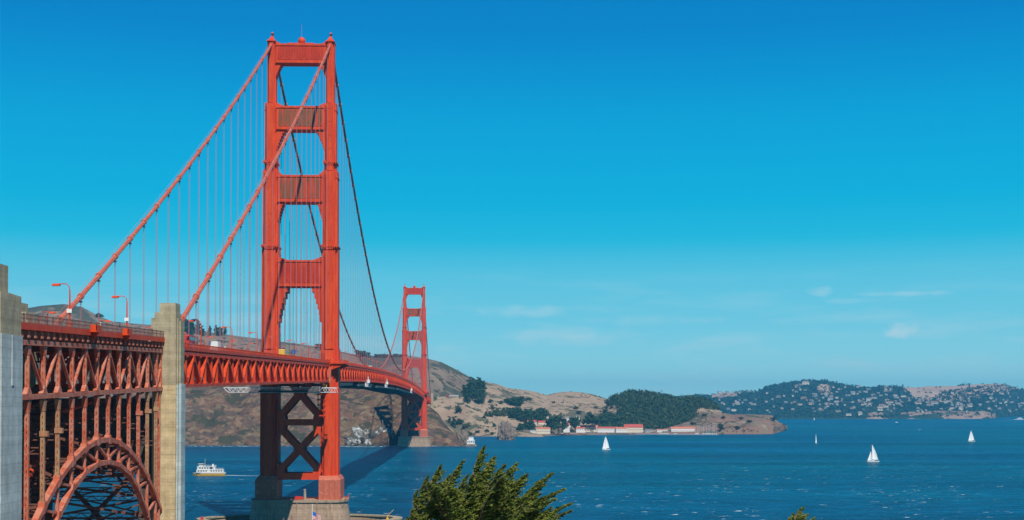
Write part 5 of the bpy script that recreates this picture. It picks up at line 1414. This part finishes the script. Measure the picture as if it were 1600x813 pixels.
# far town: trees as one mass, houses one by one
b = mb('eucalyptus')
cnt = 0
for _ in range(16000):
    px = rg.uniform(1085, 1690); py = rg.uniform(592, 653); p = hit(px, py, ('far_hills',))
    if p is None: continue
    i_bare = False
    if 1412 < px < 1580:
        lim = interp([(1412, 606), (1430, 622), (1450, 624), (1466, 620), (1472, 613), (1500, 609), (1530, 604), (1560, 602), (1580, 601)], px)
        if py < lim and rg.random() < .95: continue
    if 1112 < px < 1152 and 613 < py < 622 and rg.random() < .8: continue
    if 1276 < px < 1297 and 603 < py < 612 and rg.random() < .8: continue
    if 1355 < px < 1400 and 636 < py < 650 and rg.random() < .8: continue
    if 1404 < px < 1556 and 643 < py and rg.random() < .9: continue
    s = rg.uniform(5, 10)
    clump_verts(b, (p.x, p.y, p.z+s*.45), s, 9, 3.0, rg, .8); cnt += 1
    if cnt > 6000: break
for k in range(150):
    px = rg.uniform(1085, 1640)
    if 1420 < px < 1500 and rg.random() < .85: continue
    if 1520 < px < 1580 and rg.random() < .6: continue
    p = at_depth(px, interp(CV, px)+.6, interp(SH, px)+950); s = rg.uniform(4.5, 9); clump_verts(b, (p.x, p.y, p.z+s*.6), s, 16, 2.4, rg, rg.choice((.7, 1.3)))
o = b.build('far_woodland'); tag(o, 'blue green trees mantling the far hill between its houses', 'woodland', kind='stuff')
wallm = [('farwhite', 'white'), ('cream', 'cream'), ('tan', 'tan')]
roofm = [('roof3', 'grey'), ('roof_rust', 'rusty'), ('farwhite', 'pale')]
hp = {}; nh = 0; tries = 0
while nh < 285 and tries < 9000:
    tries += 1
    px = rg.uniform(1120, 1620); py = rg.triangular(597, 652, 630)
    if px < 1235 and rg.random() < .45: continue
    if noise.noise(Vector((px/28, py/5, 2))) < -.08 and rg.random() < .85: continue
    if 1410 < px < 1575 and py < 620 and px < 1470: continue
    if 1470 <= px < 1575 and py < 612: continue
    if 1404 < px < 1556 and py > 646: continue
    p = hit(px, py, ('far_hills',))
    if p is None: continue
    wi = rg.choices((0, 1, 2), (5, 4, 2))[0]; ri = rg.choices((0, 1, 2), (5, 2, 3))[0]; si = rg.choices((0, 1, 2), (5, 4, 2))[0]
    key = (wi, ri, si)
    w, d, h = [(9, 8, 4.2), (15, 10, 4.6), (24, 12, 5.5)][si]
    if key not in hp:
        hb = MB(); house_mesh(hb, w, d, h, 2.6, wallm[wi][0], roofm[ri][0], hip=(si == 1)); hb.use('glass')
        for q in range(int(w/4)): hb.box(-w/2+1.2+4*q, -w/2+3.2+4*q, -d/2-.05, -d/2+.1, h*.45, h*.8)
        o = hb.build('hillside_house'); hp[key] = o
    else: o = hp[key].copy(); COL.objects.link(o)
    o.location = (p.x, p.y-4, p.z+4.2); o.rotation_euler = (0, 0, R(rg.uniform(-25, 25)-8))
    lvl = 'near the shoreline' if py > 642 else ('mid slope' if py > 618 else 'near the ridge')
    seg_ = 'left of the hilltop' if px < 1235 else ('below the hilltop' if px < 1330 else ('left of the bare brown slope' if px < 1412 else ('under the bare brown slope' if px < 1500 else 'right of the bare brown slope')))
    lab = '%s %s house with %s roof %s %s' % (('small', 'mid sized', 'long')[si], wallm[wi][1], roofm[ri][1], lvl, seg_)
    tag(o, lab, 'house', lab.replace('house', 'houses', 1)); nh += 1
    # plinth keeps it out of the foliage
for (px, py, w, h, lab) in ((1500, 641, 7, 5, 'cream block of flats standing on the far brown cliff'), (1343, 650, 6, 6, 'white cluster house at the far shoreline left of the brown cliff'), (1258, 601.5, 11, 5, 'wide pale villa right under the far hilltop'), (1357, 627, 9, 4, 'wide tan villa in the middle of the far slope')):
    p = hit(px, py, ('far_hills',))
    if p is None: continue
    sc = (p.y-CAM.y)/F; B_d = empty('villa', (p.x, p.y-6, p.z+4)); b = mb('cream'); b.box(-w*sc/2, w*sc/2, -7, 7, -8, h*sc*.7); b.build('wall', B_d); b = mb('roof3'); b.frustum((-w*sc/2-1, w*sc/2+1, -8, 8, h*sc*.7), (-w*sc/4, w*sc/4, -2, 2, h*sc)); b.build('roof', B_d)
    g = mb('glass'); [g.box(-w*sc/2+2+5*q, -w*sc/2+4.5+5*q, -7.05, -6.9, h*sc*.25, h*sc*.5) for q in range(int(w*sc/5))]; g.build('window', B_d); tag(B_d, lab, 'house')

# ================================================================== FOREGROUND CYPRESS
def cypress(name, base, plumes, label, seed, fill, scale=1.0, D=45.0, dens=1.0):
    """plumes: (tip x, tip z, tip y, root x, root z) in metres from the foot; wind blown towards +x"""
    rg = random.Random(seed); T = empty(name, base); tk = mb('trunk'); lf = mb('leaf')
    H0 = min(p[1] for p in plumes)
    HM = max(p[1] for p in plumes); tk.tube([(0, 0, -1), (.1, .02, .2*HM), (.05, .1, .4*HM), (.15, .05, .6*HM), (.22, 0, .8*HM)], [.34, .28, .22, .13, .05], 9)
    def blade(p, d, ln, w, up):
        d = d.normalized(); a = d.cross(up)
        if a.length < .1: a = Vector((1, 0, 0))
        a.normalize(); q = p+d*ln; mid = p+d*(ln*.4)
        lf.add([tuple(p), tuple(mid+a*w), tuple(q), tuple(mid-a*w)], [(0, 1, 2, 3)])
    def spray(p, d, ln):
        """a flat, feathery twig: short blades set along it"""
        d = d.normalized(); side = d.cross(Vector((rg.gauss(0, .4), rg.gauss(0, .9), 1))).normalized(); n = max(5, int(ln/.032))
        for k in range(n):
            t = (k+.3)/n; c = p+d*(ln*t)+Vector((0, 0, .10*t*t*ln)); s = 1 if k % 2 else -1
            l2 = (.13*(1-t)+.05)*min(1, .4+ln*2.2)*rg.uniform(.7, 1.3)
            dd = (d*1.2+side*s*rg.uniform(.2, .7)+Vector((rg.gauss(0, .15), rg.gauss(0, .15), rg.gauss(0, .15)))).normalized()
            blade(c, dd, l2, .022, Vector((rg.gauss(0, 1), rg.gauss(0, 1), rg.gauss(0, 1))))
    def branch(root, tip, thick, sl, bend):
        P0, P2 = Vector(root), Vector(tip); mid = P0.lerp(P2, .5)+bend; n = 14; pts = []
        for i in range(n+1):
            t = i/n; pts.append(P0*(1-t)**2+mid*2*t*(1-t)+P2*t*t)
        tk.tube(pts, [thick*.5*(1-i/n)**.8+.004 for i in range(n+1)], 6, cap=False)
        L = (P2-P0).length; m = int(L/.0135*dens)
        for k in range(m):
            t = .12+.88*(k/m)**.85; i = min(n-1, int(t*n)); c = pts[i].lerp(pts[i+1], t*n-i); tan = (pts[i+1]-pts[i]).normalized()
            th = rg.uniform(0, 6.28); o = tan.orthogonal().normalized(); o.rotate(Matrix.Rotation(th, 3, tan))
            wind = Vector((1.0, .05, .30))
            d = tan*.22+o*.26+wind
            ln = sl*(.25+.75*(1-t)**.6)*rg.uniform(.55, 1.25)
            # carry the spray out along a side twig
            off = o*(sl*.42*(1-t)**.7*rg.uniform(0, 1))
            lee = 1.15+.9*max(0, o.x); spray(c+off, d, max(.11, ln*lee*(.66 if t < .8 else .46*(1-t)/.2+.20)))
    for (tx, tz, ty, rx, rz, th, sl) in plumes:
        branch((rx, ty*.15, rz), (tx, ty, tz), th, sl, Vector((-.18*abs(tx-rx)-.1, 0, .12*abs(tz-rz))))
    for _ in range(fill[0]):                     # inner mass
        tx = rg.uniform(fill[1], fill[2]); tz = rg.uniform(fill[3], fill[4]); ty = rg.gauss(0, .8)
        lim = fill[5](tx)
        if tz > lim: tz = lim-rg.uniform(0, .6)
        branch((tx*.35-.1, ty*.3, max(.8, tz-1.6)), (tx, ty, tz), .035, .55, Vector((-.15, 0, .1)))
    tk.build('trunk', T, smooth=True); lf.build('foliage', T)
    tag(T, label, 'tree'); return T
DT = 45.0
B0 = at_depth(735, 813, DT); gz = drop(B0.x, B0.y, 'bluff')
base = Vector((B0.x, B0.y, gz-.1))
def loc(px, py): q = at_depth(px, py, DT); return (q.x-base.x, q.z-base.z)
pl = []
for px, py, rx, rpy, ty, th, sl in [
    (754, 699, 731, 800, .0, .06, .42), (686, 729, 662, 812, .3, .05, .50), (722, 721, 690, 800, -.2, .035, .34), (771, 716, 738, 800, .4, .05, .55), (786, 727, 750, 810, -.3, .05, .5),
    (806, 726, 765, 805, .2, .05, .52), (820, 742, 775, 815, -.4, .05, .55), (862, 741, 800, 815, .1, .05, .42), (850, 760, 790, 825, .5, .04, .4), (880, 765, 805, 822, -.2, .04, .34),
    (893, 789, 815, 840, .3, .04, .34), (889, 798, 810, 850, -.5, .04, .36), (868, 783, 790, 840, .6, .04, .4), (700, 745, 672, 830, .6, .05, .5), (666, 745, 650, 830, -.3, .04, .42), (650, 782, 640, 850, .2, .04, .45), (644, 795, 640, 850, -.4, .04, .4),
    (649, 768, 647, 800, 0, .02, .18), (728, 745, 700, 830, .2, .05, .5), (745, 740, 720, 830, -.5, .05, .6), (760, 735, 730, 830, .8, .05, .6), (790, 745, 750, 840, -.8, .05, .6), (835, 765, 780, 850, .8, .05, .5), (710, 765, 680, 850, -.7, .05, .55), (680, 765, 655, 850, -.6, .05, .5)]:
    a = loc(px, py); r = loc(rx, rpy); pl.append((a[0], a[1], ty, r[0], max(.6, r[1]), th, sl))
top_tab = [(loc(px, 0)[0], loc(px, py)[1]) for px, py in ((630, 806), (645, 785), (665, 752), (690, 752), (712, 752), (730, 742), (750, 728), (775, 732), (800, 742), (825, 752), (850, 772), (875, 790), (890, 806))]
cypress('cypress_tree', base, pl, 'wind bent dark green cypress crown rising from the bottom edge', 21, (78, loc(632, 0)[0], loc(872, 0)[0], loc(0, 835)[1], loc(0, 728)[1], lambda x: interp(top_tab, x)))
# second crown, only its tip reaches the picture
D2 = 52.0; B0 = at_depth(1240, 813, D2); gz2 = drop(B0.x, B0.y, 'bluff') or 46; base2 = Vector((B0.x, B0.y, gz2-.1)); DT = D2; base = base2
pl2 = []
for px, py, rx, rpy, ty, th, sl in [(1253, 794, 1239, 830, 0, .04, .32), (1262, 806, 1239, 835, .2, .035, .3), (1246, 801, 1239, 840, -.2, .035, .3), (1272, 811, 1239, 850, .1, .03, .3), (1232, 810, 1239, 850, .1, .03, .3), (1240, 805, 1239, 845, .3, .03, .35)]:
    a = loc(px, py); r = loc(rx, rpy); pl2.append((a[0], a[1], ty, r[0], max(.6, r[1]), th, sl))
cypress('cypress_tree', base2, pl2, 'yellow green tip of a second cypress at the bottom edge right of the big one', 33, (14, loc(1222, 0)[0], loc(1262, 0)[0], loc(0, 850)[1], loc(0, 815)[1], lambda x: 99))

# ================================================================== HAZE
b = MB(); b.box(-9200, 12200, -3200, 14200, -8, 330); hz = b.build('haze')
hm = bpy.data.materials.new('haze_air'); hm.use_nodes = True; t = hm.node_tree; t.nodes.clear()
ov = t.nodes.new('ShaderNodeOutputMaterial'); pv = t.nodes.new('ShaderNodeVolumePrincipled'); pv.inputs['Color'].default_value = (.10, .58, 1.0, 1); pv.inputs['Density'].default_value = HAZE_DENSITY; pv.inputs['Anisotropy'].default_value = .0
t.links.new(pv.outputs[0], ov.inputs['Volume']); hz.data.materials.append(hm); tag(hz, kind='stuff'); hz['label'] = 'thin blue sea haze'
